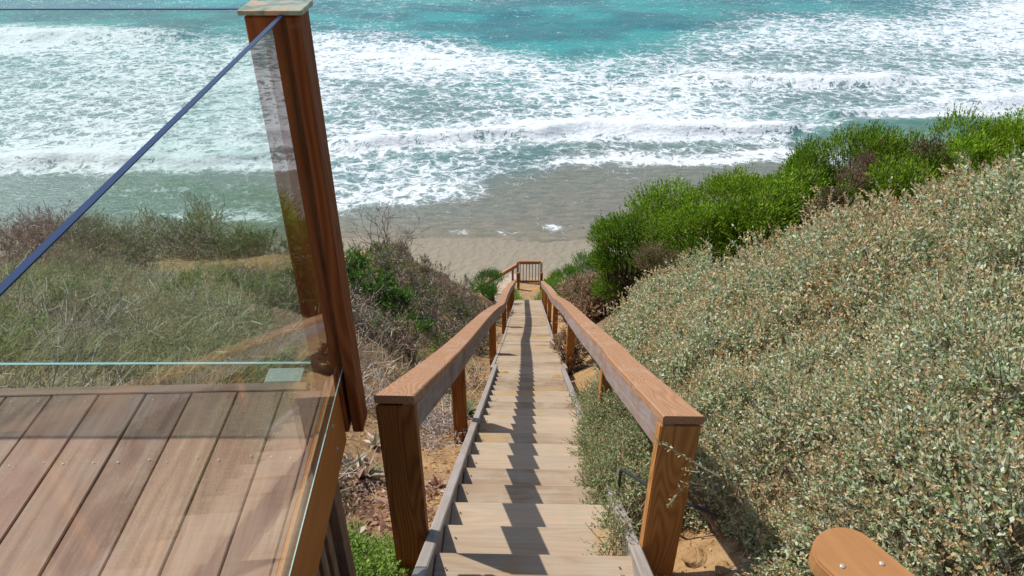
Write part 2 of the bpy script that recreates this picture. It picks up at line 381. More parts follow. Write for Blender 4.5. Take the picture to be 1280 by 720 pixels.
c = lerp(c, np.array([.13, .24, .18]), .9 * sst(1000, 1050, U) * np.exp(-((Vv - 165) / 13) ** 2))
c = lerp(c, np.array([.17, .235, .195]), .8 * (1 - sst(380, 430, U)) * sst(205, 220, Vv))
c = lerp(c, film, sst(6, 45, Vv - shore)); c = lerp(c, np.array([.245, .21, .15]), sst(270, 302, Vv))
set_col(me, c, 'wcol'); set_col(me, np.stack([D, sst(6, 45, Vv - shore), sst(265, 300, Vv)], -1), 'foam')
m = N('sea water with foam'); a = m.n('ShaderNodeVertexColor'); a.layer_name = 'wcol'; b = m.n('ShaderNodeVertexColor'); b.layer_name = 'foam'
sp = m.n('ShaderNodeSeparateColor'); m.l(b.outputs[0], sp.inputs[0]); dn = sp.outputs[0]
v0 = m.coord('Object', (1, 1, 1))
wp = m.n('ShaderNodeVectorMath', operation='MULTIPLY_ADD'); nn = m.n('ShaderNodeTexNoise'); m.l(v0, nn.inputs['Vector']); nn.inputs['Scale'].default_value = .8; nn.inputs['Detail'].default_value = 4
m.l(nn.outputs['Color'], wp.inputs[0]); wp.inputs[1].default_value = (2.0, 2.0, 0); m.l(v0, wp.inputs[2]); v = wp.outputs[0]
def sv(vec, s_):
    x = m.n('ShaderNodeMapping'); m.l(vec, x.inputs[0]); x.inputs['Scale'].default_value = s_; return x.outputs[0]
e1 = m.voro(sv(v, (.45, .62, 1)), 1.0, 'DISTANCE_TO_EDGE'); e2 = m.voro(sv(v, (1.15, 1.5, 1)), 1.0, 'DISTANCE_TO_EDGE'); e3 = m.voro(sv(v, (3.2, 4.2, 1)), 1.0, 'DISTANCE_TO_EDGE')
l1 = m.mr(e1, 0, .26, 1, 0); l2 = m.mr(e2, 0, .30, 1, 0); l3 = m.mr(e3, 0, .34, 1, 0)
lace = m.math('ADD', m.math('MULTIPLY', l1, .20), m.math('ADD', m.math('MULTIPLY', l2, .26), m.math('MULTIPLY', l3, .18)))
nb = m.noise(sv(v0, (.22, .42, 1)), 1.0, 8, .66); nf = m.noise(sv(v0, (3.0, 4.5, 1)), 1.0, 5, .7)
nm = m.noise(sv(v, (.8, 1.5, 1)), 1.0, 5, .65)
P = m.math('ADD', lace, m.math('ADD', m.math('MULTIPLY', nb, .36), m.math('ADD', m.math('MULTIPLY', nf, .26), m.math('MULTIPLY', nm, .30))))
thr = m.mr(m.math('POWER', dn, 1.35), 0, 1, 1.095, .44)
dl = m.math('SUBTRACT', P, thr)
fm = m.mr(dl, -.05, .15)
soft = m.mr(dl, -.28, .10, 0, .55)                                       # milky water under and beside the foam
wc = m.mix(m.math('MULTIPLY', soft, m.mr(dn, .2, .5)), a.outputs[0], (.50, .58, .57))
wc = m.mix(m.mr(m.noise(sv(v0, (.9, 2.6, 1)), 1.0, 6, .65), .38, .62, 0, .75), wc, m.mix(1.0, wc, (.50, .62, .62), 'MULTIPLY'))
fc = m.mix(m.mr(nf, .3, .7), (.55, .60, .60), (.79, .81, .80))
cc = m.mix(fm, wc, fc)
rip = m.noise(sv(v0, (1.3, 3.2, 1)), 1.0, 6, .62)
hgt = m.math('ADD', m.math('MULTIPLY', rip, 1.0), m.math('MULTIPLY', fm, .35))
M['sea'] = m.bsdf(cc, m.math('ADD', m.mr(fm, 0, 1, .22, .7), m.math('MULTIPLY', sp.outputs[2], .35), clamp=True), m.mr(sp.outputs[2], 0, 1, .35, .2), hgt, .75, .22)
tag(link('sea', me, M['sea']), kind='structure')

# ------------------------------------------------------------------ stairs
def frame_sloped(p0, p1):
    """matrix whose X runs from p0 to p1, Y lateral (to the left), Z up-normal"""
    p0 = Vector(p0); X = (Vector(p1) - p0).normalized(); Yv = Vector((0, 0, 1)).cross(X).normalized(); Zv = X.cross(Yv)
    m4 = Matrix((X, Yv, Zv)).transposed().to_4x4(); m4.translation = p0; return m4
def poly_beam(pts, half_w, top, bot, m4, ends_vertical=True, chamfer=.006):
    """beam along world points pts (top centre line); cross-section in vertical lateral frame; returned mesh in m4 frame"""
    prof = [(-half_w, top - chamfer), (-half_w + chamfer, top), (half_w - chamfer, top), (half_w, top - chamfer), (half_w, bot), (-half_w, bot)]
    V = []; inv = m4.inverted(); n = len(pts)
    for i, p in enumerate(pts):
        a = pts[max(i - 1, 0)]; b = pts[min(i + 1, n - 1)]; d = Vector(b) - Vector(a); lat = Vector((d.y, -d.x, 0)).normalized()
        for s, h in prof: V.append(inv @ (Vector(p) + lat * s + Vector((0, 0, h))))
    Fs = []; k = len(prof)
    for i in range(n - 1):
        for j in range(k):
            Fs.append((i * k + j, i * k + (j + 1) % k, (i + 1) * k + (j + 1) % k, (i + 1) * k + j))
    Fs.append(tuple(range(k))[::-1]); Fs.append(tuple((n - 1) * k + j for j in range(k)))
    me = bpy.data.meshes.new('beam'); me.from_pydata([tuple(v) for v in V], [], Fs)
    bm = bmesh.new(); bm.from_mesh(me); bmesh.ops.recalc_face_normals(bm, faces=bm.faces[:]); bm.to_mesh(me); bm.free(); me.update(); return me

SROT = math.atan(-.025)                                                # stairs swing slightly right
STEP = .272
stair = empty('beach_stairway', (float(sx(Y0)), Y0, Z0), 'long straight flight of weathered pale timber steps running down to the beach', 'stairway')
def loc_in(root, m4): return Matrix.Translation(-Vector(root.location)) @ m4
ynose = 1.834 - 5 * STEP
tm = [None, None, None]; k = 0; y = ynose
nose_list = []
while y < 21.3:
    z = float(zs(y)); nose_list.append((y, z)); y += STEP
TW = .772
for i, (y, z) in enumerate(nose_list):
    # the tread spans from the nosing back towards the camera
    wdt = TW + .004 * (i % 3); cx = float(sx(y)) + random.uniform(-.003, .003)
    rise = z - (nose_list[i + 1][1] if i + 1 < len(nose_list) else z - .17)
    big = y > 6.9
    me = box_mesh(wdt + (.10 if big else 0), STEP - .003 if i % 2 else STEP - .005, .155, bev=.006)
    zc = z - .0775 + random.uniform(-.004, .002)
    mt = Matrix.Translation((cx, y - STEP / 2, zc)) @ Matrix.Rotation(SROT + random.uniform(-.004, .004), 4, 'Z') @ Matrix.Rotation(random.uniform(-.006, .006), 4, 'Y')
    link('tread', me, M['tread'], stair, loc_in(stair, mt))
# rusty nail heads on the nearer treads: one joined part
bm = bmesh.new()
for (y, z) in nose_list[4:26]:
    for xo in (-.335, .335):
        for yo in (-.07, -.20):
            bmesh.ops.create_circle(bm, cap_ends=True, segments=8, radius=.0045, matrix=Matrix.Translation((float(sx(y)) + xo + random.uniform(-.008, .008), y + yo + random.uniform(-.01, .01), z + .004)))
me = bpy.data.meshes.new('nails'); bm.to_mesh(me); bm.free(); tag(link('nail_heads', me, M['nail'], stair, Matrix.Translation(-Vector(stair.location))), kind='stuff')
# stringers
def stringer(xo, y0, y1, lift, depth, hw=.024):
    n = 14; pts = [(float(sx(yy)) + xo, yy, float(zs(yy)) + lift + .003 * math.sin(yy * 2.1)) for yy in np.linspace(y0, y1, n)]
    m4 = frame_sloped(pts[0], pts[-1]); me = poly_beam(pts, hw, 0, -depth, m4); return link('stringer', me, M['string'], stair, loc_in(stair, m4))
stringer(-.411, .55, 6.95, .035, .27); stringer(.411 + .002, .55, 6.85, .02, .27)
stringer(-.46, 6.98, 21.2, -.01, .24, .02); stringer(.46, 6.9, 21.2, -.01, .24, .02)
land = box('landing_board', -.44, .44, 0, .14, 0, 0, M['tread']) if False else None
for k in range(8):
    y1 = ynose - STEP - .146 * k; link('landing_board', box_mesh(.98, .138, .04, bev=.004), M['tread'], stair,
        loc_in(stair, Matrix.Translation((float(sx(y1)) , y1 - .07, float(zs(ynose)) + .172 - .02))))

# hand rails
def rail(xin, sgn, ystart, posts, label, wob, top0, dz, mpost, post1):
    root = empty('handrail', (xin, ystart, top0), label, 'handrail')
    hw = .07
    def xc(y): return xin + .025 * (y - ystart) + sgn * hw
    ys_ = np.concatenate([np.linspace(ystart, 12, 30), np.linspace(12.4, 21.4, 22)])
    pts = [(xc(y) + wob[1](y), y, float(zs(y)) + dz + wob[0](y)) for y in ys_]
    # split in three lengths, butted end to end
    cuts = [0, 15, 30, len(pts) - 1]; m4 = None
    for a, b in zip(cuts[:-1], cuts[1:]):
        seg = pts[a:b + 1]; seg = [seg[0]] + seg[1:-1] + [seg[-1]]
        m4 = frame_sloped(seg[0], seg[-1])
        seg2 = [(p[0] - sgn * (hw - .021), p[1], p[2]) for p in seg]; m4 = frame_sloped(seg2[0], seg2[-1]); me = poly_beam(seg2, .019, -.0385, -.172, m4, chamfer=.0005); link('rail_beam', me, M['railside'], root, loc_in(root, m4)); m4 = frame_sloped(seg[0], seg[-1])
        me = poly_beam(seg, hw + .0015, 0, -.038, m4, chamfer=.005); link('rail_top', me, M['railtop'], root, loc_in(root, m4))
    # newel post
    zt = top0 - .042; x0 = xin if sgn > 0 else xin - .14; zb = float(T(x0, ystart)) - .35
    me = bpy.data.meshes.new('newel'); bm = bmesh.new()
    bmesh.ops.create_cube(bm, size=1); bmesh.ops.scale(bm, vec=(zt - zb, .062, .142), verts=bm.verts)
    bmesh.ops.bevel(bm, geom=bm.edges[:], offset=.004, segments=2, affect='EDGES')
    for vt in bm.verts:                                                 # top cut to the slope of the rail
        if vt.co.x > 0: vt.co.x -= (vt.co.y + .03) * .632
    bm.to_mesh(me); bm.free()
    m4 = Matrix.Translation((x0 + .07, ystart + .028, (zt + zb) / 2)) @ Matrix(((0, 0, 1, 0), (0, 1, 0, 0), (1, 0, 0, 0), (0, 0, 0, 1)))
    # keep right handed: swap via rotation
    m4 = Matrix.Translation((x0 + .07, ystart + .028, (zt + zb) / 2)) @ Matrix.Rotation(-math.pi / 2, 4, 'Y')
    link('newel_post', me, mpost, root, loc_in(root, m4))
    for yp in posts:
        xp = xc(yp) + sgn * .020 + wob[1](yp); zt = float(zs(yp)) + dz - .075 + wob[0](yp); zb = float(T(xp, yp)) - .3
        me = box_mesh(round(zt - zb, 2), .098, .10, bev=.004)
        me = me if (not me.materials or me.materials[0] == mpost) else me.copy()
        if me.materials and me.materials[0] != mpost: me.materials.clear()
        m4 = Matrix.Translation((xp, yp, zt - round(zt - zb, 2) / 2)) @ Matrix.Rotation(-math.pi / 2, 4, 'Y')
        link('rail_post', me, mpost, root, loc_in(root, m4))
    return root
def smooth(ys_, vs_): return lambda y: float(np.mean(np.interp(np.linspace(y - .8, y + .8, 9), ys_, vs_))) if y > 2.8 else float(np.interp(y, ys_, vs_))
wl = smooth([1.957, 3.57, 6.7, 8.9, 10.6, 12.2, 14.5, 18, 21.4], [0, -.025, .03, .02, -.03, .05, .09, .04, 0])
wr = smooth([1.85, 3.1, 4.4, 5.6, 6.9, 9.4, 12.5, 16, 21.4], [0, .04, .07, .11, .14, .18, .18, .13, .05])
def wlx(y): return 0.0
def wrx(y): return .012 * math.tanh((y - 3.4) * 6) * math.exp(-((y - 3.4) / 1.5) ** 2) + .01 * math.sin(y * .9)
rail(-.353, -1, 1.957, [4.05, 8.4, 12.8, 16.2, 19.0, 21.1], 'left timber handrail of the stairs, nearer the glass panelled deck', (wl, wlx), -1.73, .79, M['post'], None)
rail(.519, 1, 1.853, [3.9, 7.4, 11.5, 15, 18, 21.0], 'right timber handrail of the stairs, beside the grey saltbush', (wr, wrx), -1.73, .722, M['rightpost'], None)

# ------------------------------------------------------------------ deck (frame swings slightly left)
DR = .033
deck = empty('timber_deck', (-.575, 1.83, -1.53), 'red-brown timber deck with wide boards at the lower left', 'deck', rz=DR)
def dbox(name, x0, x1, y0, y1, z0, z1, mat, parent=deck, axis='y', bev=.003): return box(name, x0, x1, y0, y1, z0, z1, mat, parent, axis, bev)
# local x: 0 at outer face of the fascia; boards run along y from -2.6 to -.065
gx = [-.033, -.157, -.300, -.444, -.588, -.735, -.880, -1.024, -1.168, -1.312, -1.456, -1.60, -1.744, -1.888, -2.032, -2.176, -2.32]
for i in range(len(gx) - 1):
    dz = random.uniform(-.002, .002); dbox('deck_board', gx[i + 1] + .0018, gx[i] - .0022, -2.6, -.068, -.038 + dz, dz, M['deck'])
    for yy in (-.10, -.335, -.75, -1.2):
        for xx in (gx[i] - .028, gx[i + 1] + .028):
            pass
dbox('filler_strip', -.031, -.016, -2.6, -.004, -.04, .002, M['deck'])
dbox('fascia_board', -.015, 0, -2.6, -.004, -.285, .012, M['fascia'], bev=.004)
dbox('edge_board', -2.32, -.086, -.064, -.026, -.14, .001, M['deck'], axis='x')
dbox('joist', -2.32, -.035, -.50, -.46, -.24, -.042, M['slat'], axis='x')
dbox('joist', -2.32, -.035, -1.3, -1.26, -.24, -.042, M['slat'], axis='x')
for px_ in (-.30, -1.9):
    dbox('support_post', px_ - .05, px_ + .05, -.45, -.35, -1.5, -.245, M['slat'], axis='z')
    dbox('support_post', px_ - .05, px_ + .05, -1.9, -1.8, -1.3, -.245, M['slat'], axis='z')
# skirting slats under the fascia
dbox('skirting_post', -.075, -.004, -.245, -.17, -1.35, -.288, M['slat'], axis='z')
for k in range(9):
    ya = -.30 - .085 * k; dbox('skirting_slat', -.045, -.018, ya - .05, ya, -1.35, -.288, M['slat'], axis='z')
# screws on the boards: one joined part
bm = bmesh.new()
for i in range(len(gx) - 1):
    for yy in (-.095, -.36, -.80, -1.25):
        for xx in (gx[i] - .03, gx[i + 1] + .03):
            bmesh.ops.create_circle(bm, cap_ends=True, segments=8, radius=.0028, matrix=Matrix.Translation((xx + random.uniform(-.006, .006), yy + random.uniform(-.008, .008), .0036)))
me = bpy.data.meshes.new('screws'); bm.to_mesh(me); bm.free(); tag(link('screw_heads', me, M['screw'], deck), kind='stuff')
# screws in fascia
bm = bmesh.new()
for yy, zz in ((-.14, -.09), (-.14, -.19), (-.75, -.08), (-.75, -.2)):
    bmesh.ops.create_cone(bm, cap_ends=True, segments=10, radius1=.007, radius2=.006, depth=.004, matrix=Matrix.Translation((.002, yy, zz)) @ Matrix.Rotation(math.pi / 2, 4, 'Y'))
me = bpy.data.meshes.new('screws'); bm.to_mesh(me); bm.free(); tag(link('fascia_screws', me, M['screw'], deck), kind='stuff')
# pale block between the deck edge and the front glass
dbox('pale_block', -.232, -.112, -.020, .052, -.06, -.003, M['palegreen'], axis='x')

# guard post
gp = empty('guard_post', (-.575, 1.83, -1.80), 'tall red-brown guard post with a metal cap at the deck corner', 'post', rz=0)
def gbox(n_, x0, x1, y0, y1, z0, z1, mat, axis='z', bev=.004): return box(n_, x0 + .575, x1 + .575, y0 - 1.83, y1 - 1.83, z0 + 1.80, z1 + 1.80, mat, gp, axis, bev)
gbox('post_timber', -.657, -.569, 1.845, 1.940, -1.80, -.405, M['deckpost'])
gbox('post_timber', -.556, -.520, 1.845, 1.940, -1.80, -.405, M['deckpost'])
gbox('spacer', -.567, -.558, 1.885, 1.935, -1.79, -.41, M['joint'])
gbox('metal_cap', -.668, -.509, 1.836, 1.952, -.402, -.389, M['metalcap'], axis='x', bev=.002)

# glass panels
def panel(name, label, loc, rz, length, z0, z1, th, along, mats):
    g = empty(name, loc, label, 'glass panel', rz=rz)
    if along == 'y':
        box('glass_sheet', -th / 2, th / 2, -length, 0, z0, z1, M['glass'], g, 'y', bev=0)
        box('top_edge', -th / 2, th / 2, -length, 0, z1 + .0002, z1 + .0024, mats[0], g, 'y', bev=.0004)
        box('bottom_edge', .003, .0060, -length, 0, z0 - .0022, z0 - .0002, mats[1], g, 'y', bev=.0004)
    else:
        box('glass_sheet', -length, 0, -th / 2, th / 2, z0, z1, M['glass'], g, 'x', bev=0)
        box('top_edge', -length, 0, -th / 2, th / 2, z1 + .0002, z1 + .0024, mats[0], g, 'x', bev=.0004)
        box('bottom_edge', -length, 0, -th / 2, th / 2, z0 - .0022, z0 - .0002, mats[1], g, 'x', bev=.0004)
    return g
panel('glass_panel', 'clear glass guard panel running along the right side of the deck beside the stairs', (-.5625, 1.862, -1.53), DR, 2.7, .014, 1.126, .012, 'y', (M['gedge'], M['gbright']))
panel('glass_panel', 'clear glass guard panel along the sea side of the deck', (-.668, 1.905, -1.53), .006, 1.7, -.005, 1.128, .010, 'x', (M['gedge'], M['gbright']))

# ------------------------------------------------------------------ upper rail end at lower right
ur = empty('upper_handrail', (.62, .90, -1.2), 'orange timber rail cap with a rounded end on a pale post, lower right corner', 'handrail')
ang = math.atan2(-.84, .5)
bm = bmesh.new(); prof = []
hw = .069
for k in range(13):
    a_ = math.pi / 2 + math.pi * k / 12; prof.append((.055 * math.cos(a_) - 0, hw * math.sin(a_)))
prof = prof + [(.9, -hw), (.9, hw)]
vb = [bm.verts.new((x, y, -.038)) for x, y in prof]; vt = [bm.verts.new((x, y, 0)) for x, y in prof]
bm.faces.new(vt[::1]); bm.faces.new(vb[::-1])
for i in range(len(prof)): j = (i + 1) % len(prof); bm.faces.new((vb[i], vb[j], vt[j], vt[i]))
bmesh.ops.recalc_face_normals(bm, faces=bm.faces[:])
bmesh.ops.bevel(bm, geom=[e for e in bm.edges if abs(e.verts[0].co.z - e.verts[1].co.z) < 1e-5 and e.verts[0].co.z > -.01], offset=.004, segments=2, affect='EDGES')
me = bpy.data.meshes.new('cap'); bm.to_mesh(me); bm.free()
UM = Matrix.Translation((.032, .006, 0)) @ Matrix.Rotation(ang, 4, 'Z')
link('rail_cap', me, M['cap'], ur, UM)
link('rail_beam', box_mesh(.86, .10, .14, bev=.004), M['pale'], ur, UM @ Matrix.Translation((.44, 0, -.11)))
link('post', box_mesh(1.1, .095, .095, bev=.004), M['pale'], ur, UM @ Matrix.Translation((.035, 0, -.185 - .55)) @ Matrix.Rotation(math.pi / 2, 4, 'Y'))
for x, y in ((.02, -.035), (.055, .035), (.13, .04), (.13, -.035)):
    bm = bmesh.new(); bmesh.ops.create_uvsphere(bm, u_segments=10, v_segments=5, radius=.0055, matrix=Matrix.Scale(.45, 4, (0, 0, 1)))
    me = bpy.data.meshes.new('screw'); bm.to_mesh(me); bm.free(); link('screw', me, M['screw'], ur, UM @ Matrix.Translation((x, y, .001)))

# ------------------------------------------------------------------ vegetation kit
def nrm(a): return a / np.maximum(np.linalg.norm(a, axis=-1, keepdims=True), 1e-9)
def leaves(P, Dv, Nv, L, W, Cc, fold=.18):
    n = len(P); L = np.broadcast_to(L, n)[:, None]; W = np.broadcast_to(W, n)[:, None]
    S = nrm(np.cross(Dv, Nv)); Nn = nrm(np.cross(S, Dv))
    V = np.empty((n, 4, 3)); V[:, 0] = P; V[:, 1] = P + Dv * L * .52 + S * W * .5 + Nn * W * fold; V[:, 2] = P + Dv * L; V[:, 3] = P + Dv * L * .52 - S * W * .5 + Nn * W * fold
    me = mesh_np(V.reshape(-1, 3), np.arange(4 * n).reshape(n, 4)); set_col(me, np.repeat(Cc, 4, axis=0)); return me
def tubes(P0, P1, r0, r1, Cc, ribbon=False):
    n = len(P0); A = nrm(P1 - P0); ref = np.where(np.abs(A[:, 2:3]) > .9, np.array([[1., 0, 0]]), np.array([[0, 0, 1.]])); S = nrm(np.cross(A, ref)); Q = np.cross(A, S)
    V = np.empty((n, 6, 3)); r0 = np.broadcast_to(r0, n)[:, None]; r1 = np.broadcast_to(r1, n)[:, None]
    if np.max(r0) < .0045 or ribbon:
        th = R.uniform(0, 3.14, (n, 1)); o = (S * np.cos(th) + Q * np.sin(th)) * 1.15; V = np.stack([P0 - o * r0, P0 + o * r0, P1 + o * r1, P1 - o * r1], 1)
        me = mesh_np(V.reshape(-1, 3), np.arange(4 * n).reshape(n, 4)); set_col(me, np.repeat(Cc, 4, axis=0)); return me
    for k in range(3):
        a = 2 * math.pi * k / 3; o = S * math.cos(a) + Q * math.sin(a); V[:, k] = P0 + o * r0; V[:, 3 + k] = P1 + o * r1
    b = np.array([[0, 1, 4, 3], [1, 2, 5, 4], [2, 0, 3, 5]]); Fc = (np.arange(n)[:, None, None] * 6 + b[None]).reshape(-1, 4)
    me = mesh_np(V.reshape(-1, 3), Fc); set_col(me, np.repeat(Cc, 6, axis=0)); return me
def rvec(n): return nrm(R.normal(size=(n, 3)))
def pal(n, cols, wts, var=.15):
    wts = (list(wts) + [1] * 9)[:len(cols)]; cols = np.array(cols); idx = R.choice(len(cols), n, p=np.array(wts) / sum(wts)); c = cols[idx] * (1 + var * R.normal(size=(n, 1))); return np.clip(c, .004, .85)
def sprig_leaves(B, A, ln, k, L, W, amin=.5, amax=1.1, jit=.25, t0=.1):
    """k leaves along every sprig (base B, axis A, length ln)"""
    n = len(B); ln = np.broadcast_to(ln, n)
    ref = rvec(n); S = nrm(np.cross(A, ref)); Q = np.cross(A, S)
    t = np.linspace(t0, 1, k)[None, :] + R.uniform(-.04, .04, (n, k)); az = 2.4 * np.arange(k)[None, :] + R.uniform(0, 6.3, (n, 1)) + R.normal(size=(n, k)) * .3
    al = (amax + (amin - amax) * t) + R.normal(size=(n, k)) * jit
    rad = S[:, None] * np.cos(az)[..., None] + Q[:, None] * np.sin(az)[..., None]
    D_ = A[:, None] * np.cos(al)[..., None] + rad * np.sin(al)[..., None]
    Nn = A[:, None] * np.sin(al)[..., None] - rad * np.cos(al)[..., None] + .25 * R.normal(size=(n, k, 3))
    P = B[:, None] + A[:, None] * (t * ln[:, None])[..., None]
    return P.reshape(-1, 3), nrm(D_.reshape(-1, 3)), nrm(Nn.reshape(-1, 3)), t.reshape(-1)
def put(name, me, mat, root, kind='stuff'):
    o = link(name, me, mat, root)
    if kind: o['kind'] = kind
    return o
def shift(me, root):
    l = Vector(root.location); me.transform(Matrix.Translation(-l)); return me
def skeleton(base, nst, h, spread, gens, ch, r0, up=.15, jit=.45, lenf=.72):
    """branching shrub skeleton: arrays of segments and the twig tips"""
    P = np.repeat(np.array(base)[None], nst, 0) + R.normal(size=(nst, 3)) * np.array([.05, .05, .0]) * spread * 2
    D_ = nrm(np.stack([R.normal(size=nst) * spread, R.normal(size=nst) * spread, np.ones(nst)], -1)); L = np.full(nst, h * .36) * R.uniform(.8, 1.2, nst); r = np.full(nst, r0)
    S0, S1, Ra, Rb, G = [], [], [], [], []
    for g in range(gens):
        mid = P + D_ * (L * .5)[:, None]; D2 = nrm(D_ + R.normal(size=D_.shape) * jit * .5); end = mid + D2 * (L * .5)[:, None]
        S0 += [P, mid]; S1 += [mid, end]; Ra += [r, r * .85]; Rb += [r * .85, r * .68]; G += [np.full(len(P), g)] * 2
        if g < gens - 1:
            P = np.repeat(end, ch, 0); D_ = nrm(np.repeat(D2, ch, 0) + R.normal(size=(len(P), 3)) * jit + np.array([0, 0, up])); L = np.repeat(L, ch) * lenf * R.uniform(.7, 1.2, len(P)); r = np.repeat(r, ch) * .62
    tips = end; td = D2
    return np.concatenate(S0), np.concatenate(S1), np.concatenate(Ra), np.concatenate(Rb), np.concatenate(G), tips, td
def dome_points(c, rx, ry, rz, nb, n, seed=0, blob=.42):
    """points and outward directions on lumps that cover a dome standing at c"""
    ph = R.uniform(0, 2 * math.pi, nb); ct = np.where(R.random(nb) < .68, R.uniform(.1, 1, nb), R.uniform(-.45, .1, nb)); n = int(n * 1.12); st_ = np.sqrt(np.clip(1 - ct * ct, 0, 1)); rr = R.uniform(.45, .72, nb)
    bc = np.stack([np.cos(ph) * st_ * rx * rr, np.sin(ph) * st_ * ry * rr, ct * rz * rr], -1); br = blob * R.uniform(.6, 1.2, nb)
    i = R.integers(0, nb, n); d = rvec(n); d[:, 2] = np.abs(d[:, 2]) * .9 + d[:, 2] * .1; out = nrm(bc[i] / np.array([rx, ry, rz])); d = nrm(d + out * .7)
    s = np.array([rx, ry, rz]); p = bc[i] + d * s * br[i][:, None] * (R.uniform(.55, 1.0, n) ** .5)[:, None]
    keep = p[:, 2] > -.6 * rz
    return p[keep] + np.array(c), d[keep], (i[keep] * 0.618) % 1

# ------------------------------------------------------------------ the big grey saltbush on the bank
GREY = [(.45, .51, .29), (.57, .62, .41), (.30, .38, .16), (.68, .71, .53), (.17, .24, .08)]
TAN = [(.60, .40, .19), (.68, .50, .28), (.46, .28, .12), (.72, .60, .38)]
def bush_top(x, y):
    s = -1.70 + .60 * x - .50 * y - .10 * sst(2.2, 3.4, x)
    s = s + .42 * (fbm(x * 1.3, y * 1.3, 21, 2) - .5) + .55 * (fbm(x * 3.2, y * 3.2, 22, 2) - .5) + .12 * (vn(x * 9, y * 9, 27) - .5)
    return s
def bush_edge(x, y):
    """1 inside the bush, 0 outside"""
    far = np.interp(x, [.6, 1.2, 2.0, 2.8, 3.6, 6, 9], [6.5, 6.9, 6.3, 5.6, 4.85, 4.8, 4.9]) + .5 * (fbm(x * 1.7, y * 0, 23, 3) - .5)
    inn = np.interp(y, [0, 1.2, 1.8, 2.4, 3.0, 4.0, 7], [1.0, .98, .93, .80, .80, .86, 1.05]) + .16 * (fbm(y * 3, y * 0, 24, 2) - .5)
    return np.minimum(sst(0, .55, far - y), sst(-.02, .30, x - inn))
n = 46000
x = R.uniform(.6, 6.6, n * 6); y = R.uniform(-.2, 7.0, n * 6)
u_, v_ = proj(x, y, bush_top(x, y)); dist = np.sqrt(x * x + y * y)
vis = (u_ < 1330) & (v_ < 760) & (y > .2); near_vis = (u_ < 1900) & (v_ < 1200)
w_ = np.clip(3.2 / np.maximum(dist, 1.6), .35, 2) ** 1.25 * np.where(vis, 1, np.where(near_vis, .34, .10))
e = bush_edge(x, y); keep = (R.random(len(x)) < w_ * .62) & (e > .03) & (fbm(x * 4.5, y * 4.5, 28, 2) > .30) & (np.hypot(x - .75, y - .9) > .34)
x = x[keep]; y = y[keep]; e = e[keep]
g_ = T(x, y); top = g_ + (np.maximum(bush_top(x, y), g_ + .12) - g_) * (e ** .5)
dep = R.random(len(x)) ** 1.7 * .34
z = np.maximum(top - dep, g_ + .02)
eps = .06
gxn = (bush_top(x + eps, y) - bush_top(x - eps, y)) / (2 * eps); gyn = (bush_top(x, y + eps) - bush_top(x, y - eps)) / (2 * eps)
Nn = nrm(np.stack([-gxn, -gyn, np.ones_like(x)], -1)); A = nrm(Nn + R.normal(size=(len(x), 3)) * .50 + np.array([-.05, -.05, .35]))
B = np.stack([x, y, z], -1)
far_s = np.clip(dist[keep] / 3.2, .8, 1.7)
slen = R.uniform(.07, .15, len(x)) * far_s ** .5
bush = empty('grey_saltbush', (1.6, 2.6, float(T(1.6, 2.6))), 'large grey-green saltbush with tan seed heads covering the bank right of the stairs', 'shrub')
P_, D_, N_, t_ = sprig_leaves(B, A, slen, 8, .02, .01, .35, 1.05)
ls = np.repeat(far_s, 8) ** .75
drift = fbm(np.repeat(x, 8) * 1.1, np.repeat(y, 8) * 1.1, 25, 3)
cc_ = pal(len(P_), GREY, [4, 4, 3, 2, 1.6], .14)
dry = R.random(len(P_)) < np.clip(.05 + .9 * (drift - .48), .02, .45) * np.repeat(.55 + .9 * np.clip((y - 1.2) / 3.5, 0, 1), 8); cc_[dry] = pal(dry.sum(), TAN, [3, 2, 3, 1])
L_ = R.uniform(.016, .033, len(P_)) * ls; L_ = L_ * (1.1 - .35 * t_)
put('leaves', shift(leaves(P_, D_, N_, L_, L_ * R.uniform(.40, .58, len(P_)), cc_), bush), M['leaf'], bush)
# seed heads near the top surface, thicker towards the crest
fy = np.clip((y - 1.0) / 4.0, 0, 1); pr = np.clip(.10 + 1.5 * (fy ** .8) * (fbm(x * 1.2, y * 1.2, 26, 3) - .22) + .5 * np.exp(-((x - .95) / .35) ** 2), .06, .95)
s_ = (R.random(len(x)) < pr * .95) & (dep < .12); Bt = B[s_] + A[s_] * slen[s_][:, None] * .8
P_, D_, N_, t_ = sprig_leaves(Bt, nrm(A[s_] + R.normal(size=(s_.sum(), 3)) * .3), .055 * far_s[s_] ** .5, 9, .01, .01, .3, .9)
L_ = R.uniform(.009, .017, len(P_)) * np.repeat(far_s[s_], 9) ** .8
put('seed_heads', shift(leaves(P_, D_, N_, L_, L_ * .62, pal(len(P_), TAN, [3, 3, 2, 2])), bush), M['leaf'], bush)
st = slice(0, None, 2)
put('twigs', shift(tubes(B[st] - A[st] * .10, B[st] + A[st] * slen[st][:, None], .0022, .0011, pal(len(B[st]), [(.34, .25, .17), (.22, .15, .09), (.42, .36, .28)], [2, 2, 1])), bush), M['twig'], bush)
